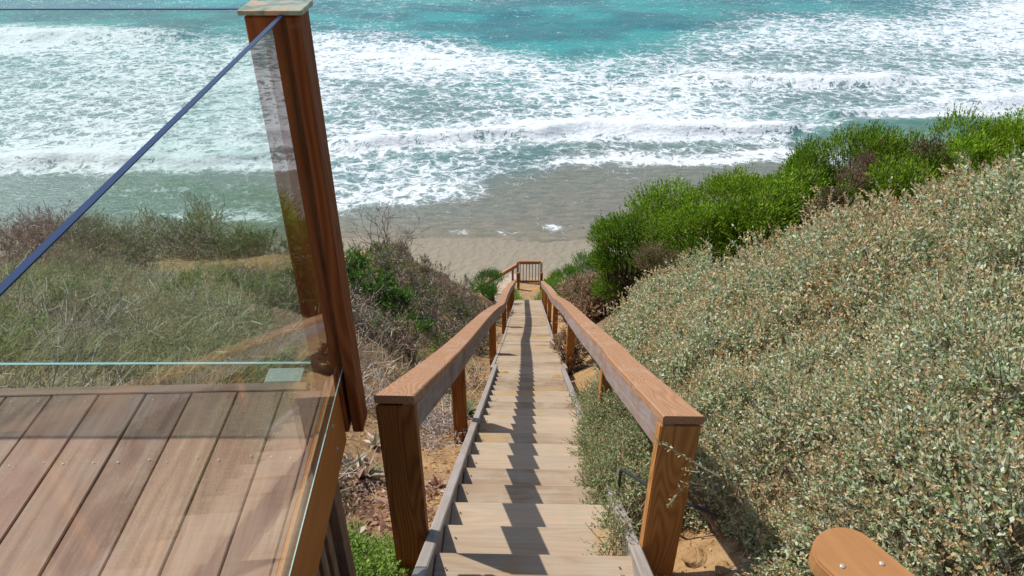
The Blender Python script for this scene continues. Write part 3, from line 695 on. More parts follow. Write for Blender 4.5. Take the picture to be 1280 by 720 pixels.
# a few long bare runners lying over the bush
rb = R.choice(np.where((y < 4.2) & (e > .6))[0], 44); P0 = np.stack([x[rb], y[rb], top[rb] + .02], -1); dd = nrm(np.stack([R.normal(size=44), R.normal(size=44), R.normal(size=44) * .15], -1)); S0, S1 = [], []
for k in range(9):
    P1 = P0 + dd * .045; P1[:, 2] = bush_top(P1[:, 0], P1[:, 1]) + .012 + .02 * R.random(len(P1)); S0.append(P0); S1.append(P1); P0 = P1; dd = nrm(dd + R.normal(size=dd.shape) * .25 * np.array([1, 1, .3]))
S0 = np.concatenate(S0); S1 = np.concatenate(S1)
put('runners', shift(tubes(S0, S1, .0019, .0016, pal(len(S0), [(.42, .33, .19), (.32, .27, .16)], [1, 1])), bush), M['twig'], bush)

# branches of the bush reaching across the right newel post
tp_, td_ = [], []; S0, S1 = [], []
for path in ([(935, 622, 1.80), (900, 596, 1.78), (868, 578, 1.77), (840, 562, 1.77), (822, 552, 1.79)], [(915, 640, 1.8), (885, 608, 1.79), (862, 603, 1.78), (846, 618, 1.79), (838, 628, 1.79)], [(930, 600, 1.85), (905, 575, 1.84), (892, 548, 1.86)], [(890, 604, 1.8), (872, 590, 1.78), (858, 588, 1.78)]):
    q = [np.array(at(*p)) for p in path]
    for a, b in zip(q[:-1], q[1:]):
        S0.append(a); S1.append(b); k_ = 5
        for t in np.linspace(0, 1, k_): tp_.append(a + (b - a) * t); td_.append(nrm((b - a)[None])[0])
put('reaching_branches', shift(tubes(np.array(S0), np.array(S1), .0030, .0024, pal(len(S0), [(.55, .47, .30), (.42, .36, .2)], [1, 1])), bush), M['twig'], bush)
tp_ = np.array(tp_); td_ = np.array(td_)
P_, D_, N_, t_ = sprig_leaves(tp_, nrm(td_ + R.normal(size=tp_.shape) * .5), .02, 3, .02, .01, .5, 1.1); L_ = R.uniform(.010, .020, len(P_))
put('reaching_leaves', shift(leaves(P_, D_, N_, L_, L_ * .4, pal(len(P_), GREY + TAN[:2], [3, 3, 2, 2, 1, 3, 2])), bush), M['leaf'], bush)

# ---- the low saltbush spilling under the right handrail onto the steps
def spill(name, label, cat, regions, cols, wts, seed_tan=.1, lsz=.016, thick=.26, k=8, sl=(.06, .12)):
    pts = []
    for (x0, x1, y0, y1, n_, h_) in regions:
        xx = R.uniform(0, 1, n_); yy = R.uniform(y0, y1, n_); off = float(x0), float(x1)
        X = off[0] + (off[1] - off[0]) * xx + .025 * (yy - 2.0); g2 = T(X, yy); ed = np.sin(np.pi * np.clip(xx, 0, 1)) ** .6
        Z = g2 + .03 + h_ * ed * (.55 + .9 * fbm(X * 3, yy * 3, 31, 2)) * (1 - R.random(n_) ** 1.6 * .9)
        pts.append(np.stack([X, yy, Z], -1))
    B = np.concatenate(pts); A = nrm(R.normal(size=(len(B), 3)) * .6 + np.array([-.25, -.05, .8])); ln = R.uniform(sl[0], sl[1], len(B))
    root = empty(name, (float(B[0, 0]), float(B[0, 1]), float(T(B[0, 0], B[0, 1]))), label, cat)
    P_, D_, N_, t_ = sprig_leaves(B, A, ln, k, .02, .01, .35, 1.05); L_ = R.uniform(.8, 1.5, len(P_)) * lsz * (1.1 - .3 * t_)
    cc_ = pal(len(P_), cols, wts); dry = R.random(len(P_)) < seed_tan; cc_[dry] = pal(dry.sum(), TAN, [3, 3, 2, 1])
    put('leaves', shift(leaves(P_, D_, N_, L_, L_ * .45, cc_), root), M['leaf'], root)
    put('twigs', shift(tubes(B - A * .08, B + A * ln[:, None], .002, .001, pal(len(B), [(.34, .25, .17), (.24, .16, .1)], [1, 1])), root), M['twig'], root)
    return root
GG = [(.36, .43, .20), (.27, .36, .13), (.50, .54, .33), (.17, .24, .07)]
spill('spilling_saltbush', 'low grey-green saltbush spilling under the right handrail onto the stair edge', 'shrub',
      [(.44, .84, 2.25, 3.9, 4200, .42), (.38, .62, 2.5, 3.6, 1300, .28), (.38, .58, 1.85, 2.6, 330, .18), (.45, .9, 3.9, 5.2, 1300, .36)], GG, [3, 3, 2, 2])
spill('saltbush_sprout', 'small loose saltbush sprout reaching over the bottom right steps', 'shrub',
      [(.33, .58, 1.68, 2.15, 110, .17)], GG, [3, 3, 2, 2], .25, .013)

# ---- green shrubs
GRP = {'green_shrub': 'green shrubs on the right bank', 'brown_shrub': 'brown shrubs in the hedge on the right bank', 'pink_shrub': 'pink-brown succulent bushes', 'twiggy_shrub': 'woody shrubs on the left slope', 'bare_shrub': 'bare leafless shrubs', 'dead_rosette': 'dead succulent rosettes', 'ice_plant': 'ice plants by the left handrail', 'twig_cushion': 'dead grey twig cushions'}
def green_shrub(u, v, y, rx, ry, rz, label, n=2600, cols=None, wts=None, group=None, blob=.42, nb=16, name='green_shrub', brown=.04, lsz=.050, depth=.0, kleaf=7, wid=.32):
    cols = cols or [(.17, .30, .012), (.26, .41, .02), (.08, .16, .008), (.34, .47, .04)]; wts = wts or [4, 3, 3, 1]
    X, Y, _ = at(u, v, y); Z = float(T(X, Y)) ; top = at(u, v, y)[2]; rz = max(rz, .15)
    c = (X, Y, top - rz)
    root = empty(name, (X, Y, Z), label, 'shrub', group or GRP.get(name))
    B, A, q = dome_points(c, rx, ry, rz, nb, n, blob=blob); zb = T(B[:, 0], B[:, 1])
    B[:, 2] = np.maximum(B[:, 2], zb + .05); A = nrm(A + np.array([0, 0, .55]) + R.normal(size=A.shape) * .25); ln = R.uniform(.09, .19, len(B)) * (lsz / .04)
    P_, D_, N_, t_ = sprig_leaves(B, A, ln, kleaf, .03, .01, .25, .75, .15); L_ = R.uniform(.7, 1.3, len(P_)) * lsz
    cc_ = pal(len(P_), cols, wts) * (.8 + .45 * np.repeat(q, kleaf))[:, None]
    br = np.repeat(R.random(len(B)) < brown, kleaf); cc_[br] = pal(br.sum(), [(.20, .12, .07), (.30, .19, .13)], [1, 1])
    put('leaves', shift(leaves(P_, D_, N_, L_, L_ * wid, cc_), root), M['leaf'], root)
    # stems reaching from the ground into the crown
    ns = 70; i = R.choice(len(B), ns); g0 = np.array([X, Y, Z]) + R.normal(size=(ns, 3)) * np.array([.25 * rx, .25 * ry, 0]); g0[:, 2] = T(g0[:, 0], g0[:, 1]) - .05
    mid = (g0 * .5 + B[i] * .5) + np.array([0, 0, .12]); put('branches', shift(tubes(np.concatenate([g0, mid]), np.concatenate([mid, B[i]]), np.concatenate([np.full(ns, .018), np.full(ns, .012)]), np.concatenate([np.full(ns, .012), np.full(ns, .004)]), pal(2 * ns, [(.13, .085, .055), (.2, .14, .1)], [1, 1])), root), M['twig'], root)
    return root
BRN = [(.20, .115, .085), (.30, .19, .145), (.13, .08, .05), (.34, .25, .18)]
green_shrub(838, 240, 11.5, 1.0, .9, 1.5, 'big rounded bright green shrub at the left end of the hedge on the bank', n=5200, nb=26)
green_shrub(790, 268, 11.0, .62, .6, 1.2, 'dark green shrub lobe leaning toward the stairs from the hedge', n=2600, nb=16, cols=[(.12, .23, .010), (.18, .31, .016), (.06, .13, .008)], wts=[3, 3, 2])
green_shrub(925, 220, 11.2, 1.05, .9, 1.6, 'wide bright green shrub second from the left in the hedge', n=4800, nb=24, cols=[(.22, .38, .012), (.32, .46, .03), (.12, .22, .010)], wts=[3, 3, 2])
green_shrub(1028, 184, 11.0, .62, .6, 1.5, 'dark upright green shrub rising above the hedge', n=2600, nb=14, cols=[(.11, .22, .010), (.18, .31, .016), (.26, .39, .03)], wts=[3, 3, 1])
green_shrub(1000, 222, 10.2, .7, .6, 1.1, 'mid green shrub in front of the upright one in the hedge', n=2400, nb=14)
green_shrub(1088, 196, 10.6, .30, .3, .9, 'purple-brown twiggy shrub in the middle of the hedge', n=1500, nb=12, cols=BRN, wts=[3, 3, 2, 1], name='brown_shrub', brown=.2, wid=.16)
green_shrub(1140, 176, 10.8, .85, .7, 1.5, 'green shrub with reddish tips right of the purple-brown shrub', n=4800, nb=24, brown=.12)
green_shrub(1215, 162, 10.8, .95, .8, 1.7, 'bright green shrub second from the right on the skyline', n=5200, nb=26, cols=[(.21, .37, .012), (.30, .44, .03), (.11, .21, .010)], wts=[3, 3, 2])
green_shrub(1290, 146, 10.8, 1.0, .9, 1.9, 'bright green shrub at the right edge of the picture on the skyline', n=6000, nb=28, cols=[(.22, .38, .012), (.31, .45, .03), (.12, .22, .010)], wts=[3, 3, 2])
green_shrub(1160, 186, 9.8, .5, .5, .9, 'dull brown-green low shrub between the saltbush and the skyline shrubs', n=2200, nb=14, cols=[(.12, .12, .05), (.2, .14, .08), (.07, .13, .03)], wts=[2, 2, 2], name='brown_shrub', brown=.2)
green_shrub(826, 316, 9.2, .28, .3, .5, 'grey-brown twiggy shrub under the big green shrub', n=900, nb=7, cols=BRN + [(.12, .22, .02)], wts=[3, 3, 2, 1, 4], name='brown_shrub', brown=.2, wid=.16)
green_shrub(880, 262, 9.6, .8, .5, 1.0, 'green shrub leaning over the saltbush crest left of centre', n=2400, nb=14)
green_shrub(965, 238, 9.4, .8, .5, 1.0, 'mid green shrub low behind the saltbush crest', n=2200, nb=14)
green_shrub(1060, 232, 9.0, .38, .4, .7, 'purple-brown low shrub just above the saltbush crest', n=1200, nb=9, cols=BRN + [(.12, .22, .02)], wts=[3, 3, 2, 1, 4], name='brown_shrub', brown=.2)
green_shrub(1085, 178, 11.2, .8, .6, 1.4, 'dark green shrub behind the purple-brown shrub on the skyline', n=3000, nb=16)
green_shrub(1120, 215, 9.2, .8, .5, .9, 'mid green shrub above the saltbush crest right of the purple-brown low shrub', n=2600, nb=14)
green_shrub(1215, 185, 9.4, .8, .5, .9, 'mid green shrub above the saltbush crest near the right edge', n=2600, nb=14)
# fresh low green growth beside the lower stairs
green_shrub(752, 322, 17.5, 1.0, 1.0, .9, 'low bright green shrub by the lower right side of the stairs', n=2200, nb=14, cols=[(.09, .21, .02), (.13, .27, .04), (.05, .13, .012)], wts=[3, 3, 2])
green_shrub(780, 336, 14.0, .75, .8, .6, 'pale green mounded shrub below the hedge', n=1800, nb=12, cols=[(.13, .20, .06), (.18, .24, .09), (.09, .15, .04)], wts=[3, 3, 2])
green_shrub(706, 345, 18.5, .55, 1.2, .45, 'low green plant hugging the end of the right handrail', n=1200, nb=10, cols=[(.10, .22, .015), (.14, .28, .03)], wts=[1, 1])
green_shrub(610, 358, 19.0, .55, .9, .16, 'low green plant at the far end of the left handrail', n=1200, nb=10, cols=[(.06, .16, .02), (.10, .22, .03)], wts=[1, 1])
# pink brown succulent bushes
PK = [(.46, .27, .19), (.56, .37, .27), (.26, .15, .08), (.17, .24, .06), (.60, .46, .33)]
green_shrub(742, 354, 11.5, .52, .5, .55, 'rounded pink-brown succulent bush right of the handrail', n=1300, nb=12, cols=PK, wts=[3, 3, 2, 1.4, 1], name='pink_shrub', wid=.42, lsz=.05, kleaf=8)
green_shrub(712, 424, 7.6, .17, .25, .3, 'small pink-brown plant between the right rail posts', n=420, nb=6, cols=PK, wts=[3, 3, 2, 2, 1], name='pink_shrub', wid=.4, lsz=.035, kleaf=8)

# ---- twiggy brown growth on the left of the stairs
def twiggy(u, v, y, w_, h_, label, nst=8, gens=5, ch=3, col=None, leafn=0, lcol=None, spread=.8, r0=.012, name='twiggy_shrub', copies=1, ly=.6, group=None, jit=.5, lsz=.035):
    X, Y, _ = at(u, v, y); Z = float(T(X, Y)); root = empty(name, (X, Y, Z), label, 'shrub', group or GRP.get(name))
    col = col or [(.21, .145, .115), (.32, .25, .21), (.14, .095, .075), (.40, .335, .29)]
    SS = []; tp = []; tdv = []
    for k in range(copies):
        bx = X + R.uniform(-.5, .5) * w_; by = Y + R.uniform(-.5, .5) * w_ * ly
        s = skeleton((bx, by, float(T(bx, by)) - .03), nst, h_ * R.uniform(.7, 1.1), spread, gens, ch, r0, jit=jit); SS.append(s[:5]); tp.append(s[5]); tdv.append(s[6])
    a = [np.concatenate([s[i] for s in SS]) for i in range(5)]
    ok = a[1][:, 2] > T(a[1][:, 0], a[1][:, 1]) - .03; a = [q[ok] for q in a]
    thin = a[4] >= 2
    for nm_, kk in (('branches', ~thin), ('twigs', thin)):
        put(nm_, shift(tubes(a[0][kk], a[1][kk], np.maximum(a[2][kk], .0030), np.maximum(a[3][kk], .0022), pal(int(kk.sum()), col, [3, 3, 2, 1.5]), ribbon=nm_ == 'twigs'), root), M['twig'], root)
    if leafn:
        tp = np.concatenate(tp); tdv = np.concatenate(tdv); i = R.choice(len(tp), min(leafn, len(tp)), replace=False)
        P_, D_, N_, t_ = sprig_leaves(tp[i] - tdv[i] * .05, nrm(tdv[i] + np.array([0, 0, .5])), .09, 8, .03, .01, .3, .9); L_ = R.uniform(.7, 1.3, len(P_)) * lsz
        put('leaves', shift(leaves(P_, D_, N_, L_, L_ * .42, pal(len(P_), lcol or [(.07, .17, .02), (.11, .24, .03), (.04, .10, .015)], [3, 2, 2])), root), M['leaf'], root)
    return root
PUR = [(.30, .215, .19), (.44, .35, .31), (.19, .125, .10), (.56, .48, .43)]
# the brown mass between the guard post and the left handrail
twiggy(552, 400, 9.6, 1.5, .46, 'broad purple-brown woody bush beside the left handrail', nst=8, copies=11, gens=5, ch=3, col=PUR, leafn=700, lcol=[(.14, .19, .06), (.26, .18, .11), (.09, .15, .03)], r0=.012, ly=1.1)
twiggy(545, 365, 12.2, 1.9, .48, 'purple-brown woody bush behind the leafy one on the left slope', nst=8, copies=10, gens=5, ch=3, col=PUR, leafn=700, lcol=[(.16, .2, .07), (.26, .19, .12)], r0=.012, ly=.8)
twiggy(535, 338, 13.4, 1.7, .34, 'low woody brown shrubs along the skyline left of the handrail end', nst=8, copies=10, gens=5, ch=3, col=PUR, leafn=700, lcol=[(.16, .2, .07), (.28, .2, .13)], r0=.010, ly=.5)
twiggy(505, 372, 10.9, 1.9, .42, 'tangled brown and green shrub in the middle of the left slope', nst=8, copies=10, gens=5, ch=3, col=PUR, leafn=1300, lcol=[(.14, .24, .04), (.28, .2, .12), (.10, .18, .03)], r0=.011, ly=.9)
twiggy(474, 385, 8.6, 1.4, .44, 'brown bush with bright green leaves right of the guard post', nst=8, copies=9, gens=5, ch=3, col=PUR, leafn=1900, r0=.011, lsz=.045, lcol=[(.11, .22, .035), (.17, .30, .05), (.07, .14, .025)], ly=1.1)
twiggy(598, 372, 14.6, 1.3, .42, 'dark woody bush where the left handrail nears the beach', nst=8, copies=7, gens=5, ch=3, col=PUR, leafn=400, lcol=[(.12, .18, .05), (.24, .18, .12)], r0=.012, ly=1.0)
twiggy(470, 440, 6.8, 1.2, .42, 'low tangle of dry grey twigs below the leafy bush', nst=7, copies=9, gens=4, ch=3, col=PUR, leafn=160, lcol=[(.3, .22, .14), (.12, .15, .06)], r0=.008)
twiggy(540, 440, 6.6, .9, .40, 'low tangle of dry brown twigs beside the left rail post', nst=7, copies=7, gens=4, ch=3, col=BRN, leafn=160, lcol=[(.34, .22, .13), (.14, .15, .06)], r0=.008)
twiggy(474, 322, 12.4, .6, .95, 'bare leafless shrub standing against the surf right of the guard post', nst=5, copies=2, gens=5, ch=2, col=[(.16, .11, .09), (.24, .17, .14)], spread=.45, r0=.012, jit=.4, name='bare_shrub')
twiggy(506, 330, 13.2, .4, .65, 'smaller bare leafless shrub beside the sandy mound', nst=5, copies=2, gens=5, ch=2, col=[(.16, .11, .09), (.24, .17, .14)], spread=.45, r0=.010, jit=.4, name='bare_shrub')
# behind the glass
GT = [(.34, .28, .21), (.46, .40, .32), (.22, .17, .12), (.54, .48, .40)]
twiggy(190, 300, 12.0, 3.0, 1.05, 'grey-green twiggy shrub on the ridge seen through the glass', nst=9, copies=13, gens=5, ch=3, col=GT, leafn=2200, lcol=[(.22, .27, .12), (.15, .21, .08), (.32, .34, .2)], r0=.014, ly=.45)
twiggy(50, 290, 12.2, 2.4, 1.15, 'brown twiggy shrub at the left edge of the ridge', nst=9, copies=9, gens=5, ch=3, col=PUR, leafn=500, lcol=[(.22, .17, .12), (.14, .15, .07)], r0=.016, ly=.3)
twiggy(286, 312, 11.2, .2, 1.45, 'dark bare crooked branch rising from the ridge behind the glass', nst=2, copies=1, gens=5, ch=2, col=[(.06, .045, .035), (.1, .07, .05)], spread=.3, r0=.022, jit=.45, name='bare_branch')
twiggy(335, 330, 11.5, 1.5, .55, 'grey twiggy growth right of the bare branch behind the glass', nst=8, copies=8, gens=5, ch=3, col=GT, leafn=900, lcol=[(.15, .20, .08), (.10, .16, .05)], r0=.010, ly=.4)
twiggy(120, 400, 5.6, 1.0, .26, 'low brown scrub clump in the middle of the slope behind the glass', nst=7, copies=4, gens=4, ch=3, col=GT, leafn=300, lcol=[(.16, .24, .06), (.12, .18, .04)], r0=.006, ly=.6)
twiggy(262, 378, 6.4, .9, .28, 'green-tipped scrub clump behind the glass near the mirrored handrail', nst=7, copies=4, gens=4, ch=3, col=GT, leafn=420, lcol=[(.16, .28, .05), (.12, .2, .04)], r0=.006, ly=.6)
twiggy(345, 395, 5.4, .6, .26, 'grey scrub clump behind the glass beside the guard post', nst=7, copies=3, gens=4, ch=3, col=PUR, leafn=160, lcol=[(.16, .24, .06), (.12, .18, .04)], r0=.006, ly=.6)
twiggy(60, 330, 9.0, 2.4, .55, 'low grey-brown scrub on the near side of the sandy ridge', nst=7, copies=10, gens=4, ch=3, col=GT, leafn=500, lcol=[(.18, .18, .10), (.12, .15, .06)], r0=.008, ly=.5)

# ---- dry grass, weeds and litter on the left slope (nobody could count them)
def blades(X, Y, h, wd, cols, wts, lean=.5, zoff=0.0, patchy=False):
    n = len(X); Z = T(X, Y) + zoff; P0 = np.stack([X, Y, Z], -1); az = R.uniform(0, 6.3, n); d = np.stack([np.cos(az) * lean, np.sin(az) * lean, np.ones(n)], -1) * R.uniform(.5, 1.3, (n, 1))
    d = d + R.normal(size=(n, 3)) * .15; h = np.broadcast_to(h, n)[:, None]; s = nrm(np.stack([-np.sin(az), np.cos(az), np.zeros(n)], -1)) * wd
    mid = P0 + d * h * .5; tip = mid + (d + np.stack([np.cos(az), np.sin(az), -np.ones(n) * .5], -1) * .6) * h * .5
    V = np.stack([P0 - s, P0 + s, mid + s * .8, mid - s * .8, tip], 1)
    Fq = np.arange(n)[:, None] * 5; q = np.concatenate([Fq + 0, Fq + 1, Fq + 2, Fq + 3], 1); t3 = np.concatenate([Fq + 3, Fq + 2, Fq + 4, Fq + 4], 1)[:, :3]
    me = bpy.data.meshes.new('blades'); Vf = V.reshape(-1, 3).astype(np.float32); me.vertices.add(len(Vf)); me.vertices.foreach_set('co', Vf.ravel())
    loops = np.concatenate([q, t3], 1).ravel().astype(np.int32); me.loops.add(len(loops)); me.loops.foreach_set('vertex_index', loops)
    starts = np.stack([np.arange(n) * 7, np.arange(n) * 7 + 4], 1).ravel().astype(np.int32); me.polygons.add(2 * n); me.polygons.foreach_set('loop_start', starts); me.update(calc_edges=True)
    cb = pal(n, cols, wts); pt = fbm(X * .9, Y * .9, 91, 3)[:, None]; pb = fbm(X * 1.3 + 9, Y * 1.3, 92, 3)[:, None]
    if patchy: cb = cb * (1 - .75 * sst(.46, .58, pt)) + cb * np.array([.50, .80, .38]) * .75 * sst(.46, .58, pt); cb = cb * (1 - .55 * sst(.5, .62, pb)) + cb * np.array([.72, .50, .42]) * .55 * sst(.5, .62, pb)
    set_col(me, np.repeat(cb, 5, axis=0)); return me
def slope_pts(n, u0, u1, y0, y1, f=None):
    Y = np.exp(R.uniform(math.log(y0), math.log(y1), n)); d = (R.uniform(u0, u1, n) - 640) / 760.0; X = d * Y
    k = np.abs(X - sx(Y)) > .52
    if f is not None: k &= f(X, Y)
    return X[k], Y[k]
DRY = [(.38, .32, .15), (.50, .43, .23), (.26, .20, .10), (.30, .36, .10)]
mound = lambda X, Y: ~(((((X + 4.2) / 2.4) ** 2 + ((Y - 10.6) / 1.0) ** 2) < 1) & (R.random(len(X)) < .9) | ((((X + 2.75) / .45) ** 2 + ((Y - 12.0) / .7) ** 2 < 1)))
X, Y = slope_pts(52000, -260, 600, 2.6, 12.8, lambda X, Y: mound(X, Y) & ((proj(X, Y, T(X, Y))[0] < 388) | ((R.random(len(X)) < .12) & (Y > 5))) & (fbm(X * .9, Y * .9, 81, 3) > .38))
tag(link('dry_grass', blades(X, Y, R.uniform(.06, .22, len(X)), .0028, DRY, [3, 2, 3, 1], 1.1, patchy=True), M['leaf']), 'dry tan grass matted over the slope left of the stairs', 'grass', kind='stuff')
X, Y = slope_pts(30000, -200, 600, 2.6, 10.5, lambda X, Y: (fbm(X * .8 + 5, Y * .8, 82, 3) > .50) & mound(X, Y) & (X < -.9) & ((proj(X, Y, T(X, Y))[0] < 388) | (Y > 5)))
n = len(X); P_ = np.stack([X, Y, T(X, Y) + R.uniform(.02, .16, n)], -1); A = nrm(R.normal(size=(n, 3)) * .6 + np.array([0, 0, .8]))
Pl, Dl, Nl, tl = sprig_leaves(P_, A, .06, 4, .02, .01, .5, 1.2); L_ = R.uniform(.016, .036, len(Pl))
o = link('green_weeds', leaves(Pl, Dl, Nl, L_, L_ * .42, pal(len(Pl), [(.12, .25, .025), (.18, .34, .04), (.07, .15, .02), (.24, .30, .09)], [3, 2, 2, 1])), M['leaf']); tag(o, 'bright green weeds growing through the dry grass behind the glass', 'weeds', kind='stuff')
# scrub thatch of thin twigs over the slope
X, Y = slope_pts(26000, -260, 600, 2.4, 13.0, lambda X, Y: mound(X, Y) & (fbm(X * 1.1, Y * 1.1, 83, 3) > .42) & ((proj(X, Y, T(X, Y))[0] < 388) | ((R.random(len(X)) < .5) & (Y > 4.2))))
n = len(X); P0 = np.stack([X, Y, T(X, Y) + R.uniform(0, .05, n)], -1); A = nrm(R.normal(size=(n, 3)) * np.array([1, 1, .5]) + np.array([0, 0, .35])); P1 = P0 + A * R.uniform(.08, .3, n)[:, None]; P2 = P1 + nrm(A + R.normal(size=(n, 3)) * .5) * R.uniform(.05, .2, n)[:, None]
o = link('twig_thatch', tubes(np.concatenate([P0, P1]), np.concatenate([P1, P2]), .0028, .0016, pal(2 * n, GT + [(.30, .2, .13)], [3, 3, 3, 2, 1])), M['twig']); tag(o, 'grey twig thatch strewn over the left hillside', 'twigs', kind='stuff')
# leaf litter beside the stairs and along the deck edge
def litter(n, f_xy, cols, wts, size, name, label, up=.3, zr=.015):
    X, Y = f_xy(n); k = np.abs(X - sx(Y)) > .50; X = X[k]; Y = Y[k]; n = len(X); A = nrm(R.normal(size=(n, 3)) * np.array([1, 1, up])); P_ = np.stack([X, Y, T(X, Y) + R.uniform(.002, zr, n)], -1)
    L_ = R.uniform(size[0], size[1], n); o = link(name, leaves(P_, A, nrm(R.normal(size=(n, 3)) * .5 + np.array([0, 0, 1])), L_, L_ * R.uniform(.25, .6, n), pal(n, cols, wts), .25), M['leaf']); tag(o, label, 'leaf litter', kind='stuff')
litter(9000, lambda n: (R.uniform(-2.4, -.36, n) + 0, np.exp(R.uniform(math.log(1.6), math.log(9), n))), [(.36, .16, .09), (.46, .28, .17), (.24, .11, .06), (.5, .38, .27)], [3, 3, 2, 1], (.012, .04), 'leaf_litter', 'rust and tan fallen leaves on the earth left of the stairs')
litter(700, lambda n: (R.uniform(-.95, -.42, n), R.uniform(2.25, 3.1, n)), [(.46, .27, .19), (.34, .17, .11), (.55, .46, .38), (.26, .13, .09)], [3, 3, 2, 2], (.03, .06), 'withered_leaves', 'large withered succulent leaves strewn between the guard post and the left newel post', .6, .03)
litter(9000, lambda n: (R.uniform(-4.5, -.86, n), R.uniform(1.9, 3.2, n)), [(.42, .31, .2), (.3, .2, .12), (.2, .2, .09), (.55, .45, .33)], [3, 3, 2, 2], (.02, .055), 'deck_edge_litter', 'crisp dry leaves piled on the ground just beyond the deck edge', .7, .12)
litter(5200, lambda n: (R.uniform(.62, 1.5, n), R.uniform(1.3, 9.0, n)), [(.48, .33, .18), (.36, .22, .11), (.56, .43, .28)], [3, 2, 2], (.008, .028), 'bank_litter', 'straw coloured leaf litter on the earth beside the right newel post')

# ---- grass patch at bottom left beside the newel post
def patch_pts(n): return R.uniform(-1.15, -.46, n), R.uniform(1.55, 2.42, n)
X, Y = patch_pts(9000); k = fbm(X * 6, Y * 6, 85, 2) + .35 * (2.25 - Y) > .42; X = X[k]; Y = Y[k]
tag(link('grass_patch', blades(X, Y, R.uniform(.02, .05, len(X)), .0022, [(.30, .34, .10), (.20, .27, .06), (.46, .42, .20)], [3, 2, 2], .8), M['leaf']), 'small patch of green grass beside the left newel post', 'grass', kind='stuff')
X, Y = patch_pts(2600); k = (Y < 2.2) & (X > -.85); X = X[k]; Y = Y[k]; n = len(X); P_ = np.stack([X, Y, T(X, Y) + R.uniform(.01, .06, n)], -1)
Pl, Dl, Nl, tl = sprig_leaves(P_, nrm(R.normal(size=(n, 3)) * .5 + np.array([0, 0, 1])), .03, 6, .02, .01, .6, 1.3); L_ = R.uniform(.010, .020, len(Pl))
tag(link('clover', leaves(Pl, Dl, Nl, L_, L_ * .7, pal(len(Pl), [(.20, .34, .05), (.28, .42, .07), (.13, .22, .03)], [3, 3, 2])), M['leaf']), 'bright green small leaved ground cover next to the left newel post', 'ground cover', kind='stuff')
# green growth and sand beyond the bottom step
X = R.uniform(-.9, 1.9, 7000); Y = R.uniform(20.9, 23.4, 7000); k = (np.abs(X - sx(Y) - .02) > .16 + .25 * (Y - 21.3)) ; X = X[k]; Y = Y[k]
tag(link('foot_grass', blades(X, Y, R.uniform(.08, .26, len(X)), .012, [(.16, .28, .03), (.10, .2, .02), (.22, .33, .06)], [3, 2, 1], .6), M['leaf']), 'bright green grass at the foot of the stairs by the landing', 'grass', kind='stuff')

# ---- single plants left of the stairs
def rosette(u, v, name, label, n, L, W, cols, wts, flat=.5, gh=(1.8, 6.0), cat='plant', twist=.25):
    X, Y, Z = hit(u, v, *gh); root = empty(name, (X, Y, Z), label, cat, GRP.get(name))
    for k in range(n):
        az = 2.4 * k + random.uniform(-.3, .3); el = flat * random.uniform(.5, 1.4) + .9 * (k / n) ** 2; l_ = L * random.uniform(.65, 1.15); V = []; Fs = []
        d = Vector((math.cos(az), math.sin(az), 0)); s = Vector((-math.sin(az), math.cos(az), 0))
        ns = 5
        p = Vector((0, 0, .01)); e_ = el
        for j in range(ns):
            t = j / (ns - 1); wj = W * math.sin(math.pi * (.12 + .86 * t) ** .8) * .5 + .0008
            up = Vector((0, 0, 1)); nn = (up * math.cos(e_) - d * math.sin(e_))
            V += [p - s * wj, p - nn * wj * .35, p + s * wj]
            p = p + (d * math.cos(e_) + up * math.sin(e_)) * l_ / (ns - 1); e_ -= twist * random.uniform(.3, 1.6)
        for j in range(ns - 1):
            for q in range(2): Fs.append((j * 3 + q, j * 3 + q + 1, j * 3 + q + 4, j * 3 + q + 3))
        me = bpy.data.meshes.new('leaf'); me.from_pydata([tuple(a) for a in V], [], Fs); set_col(me, np.repeat(pal(1, cols, wts, .2), len(V), 0)); link('leaf', me, M['leafshiny'], root)
    return root
rosette(455, 600, 'wilted_rosette', 'wilted grey-green and brown succulent rosette on the earth between guard post and newel post', 34, .20, .022, [(.30, .27, .17), (.40, .27, .19), (.22, .16, .1), (.20, .25, .12)], [2, 3, 2, 2], .45)
rosette(440, 590, 'dead_rosette', 'dead pinkish-brown succulent leaves behind the wilted rosette', 24, .16, .05, [(.45, .30, .24), (.34, .17, .12), (.52, .46, .38)], [2, 3, 2], .25)
rosette(437, 612, 'dead_rosette', 'dead brown leaf cluster at the foot of the deck fascia', 18, .15, .05, [(.36, .22, .16), (.26, .13, .09)], [2, 3], .2)
rosette(470, 560, 'dead_rosette', 'dried tan succulent rosette uphill of the wilted one', 24, .16, .035, [(.46, .34, .25), (.36, .2, .13), (.3, .3, .18)], [2, 3, 1], .4)
rosette(548, 610, 'dead_rosette', 'small dead brown rosette between newel post and stringer', 16, .08, .02, [(.40, .25, .16), (.3, .15, .09)], [2, 3], .35)
rosette(578, 521, 'ice_plant', 'green ice plant with thick leaves in front of the second left rail post', 30, .19, .045, [(.14, .20, .06), (.20, .25, .10), (.25, .13, .08)], [3, 2, 1], .6, (2.5, 7))
rosette(560, 495, 'ice_plant', 'reddish-green ice plant beside the grey cushion of twigs', 30, .20, .045, [(.13, .18, .06), (.30, .16, .09), (.20, .24, .10)], [3, 2, 2], .6, (2.5, 8))
rosette(545, 478, 'ice_plant', 'dull green ice plant uphill of the other two', 26, .20, .045, [(.13, .17, .06), (.34, .2, .12)], [3, 2], .6, (2.5, 9))
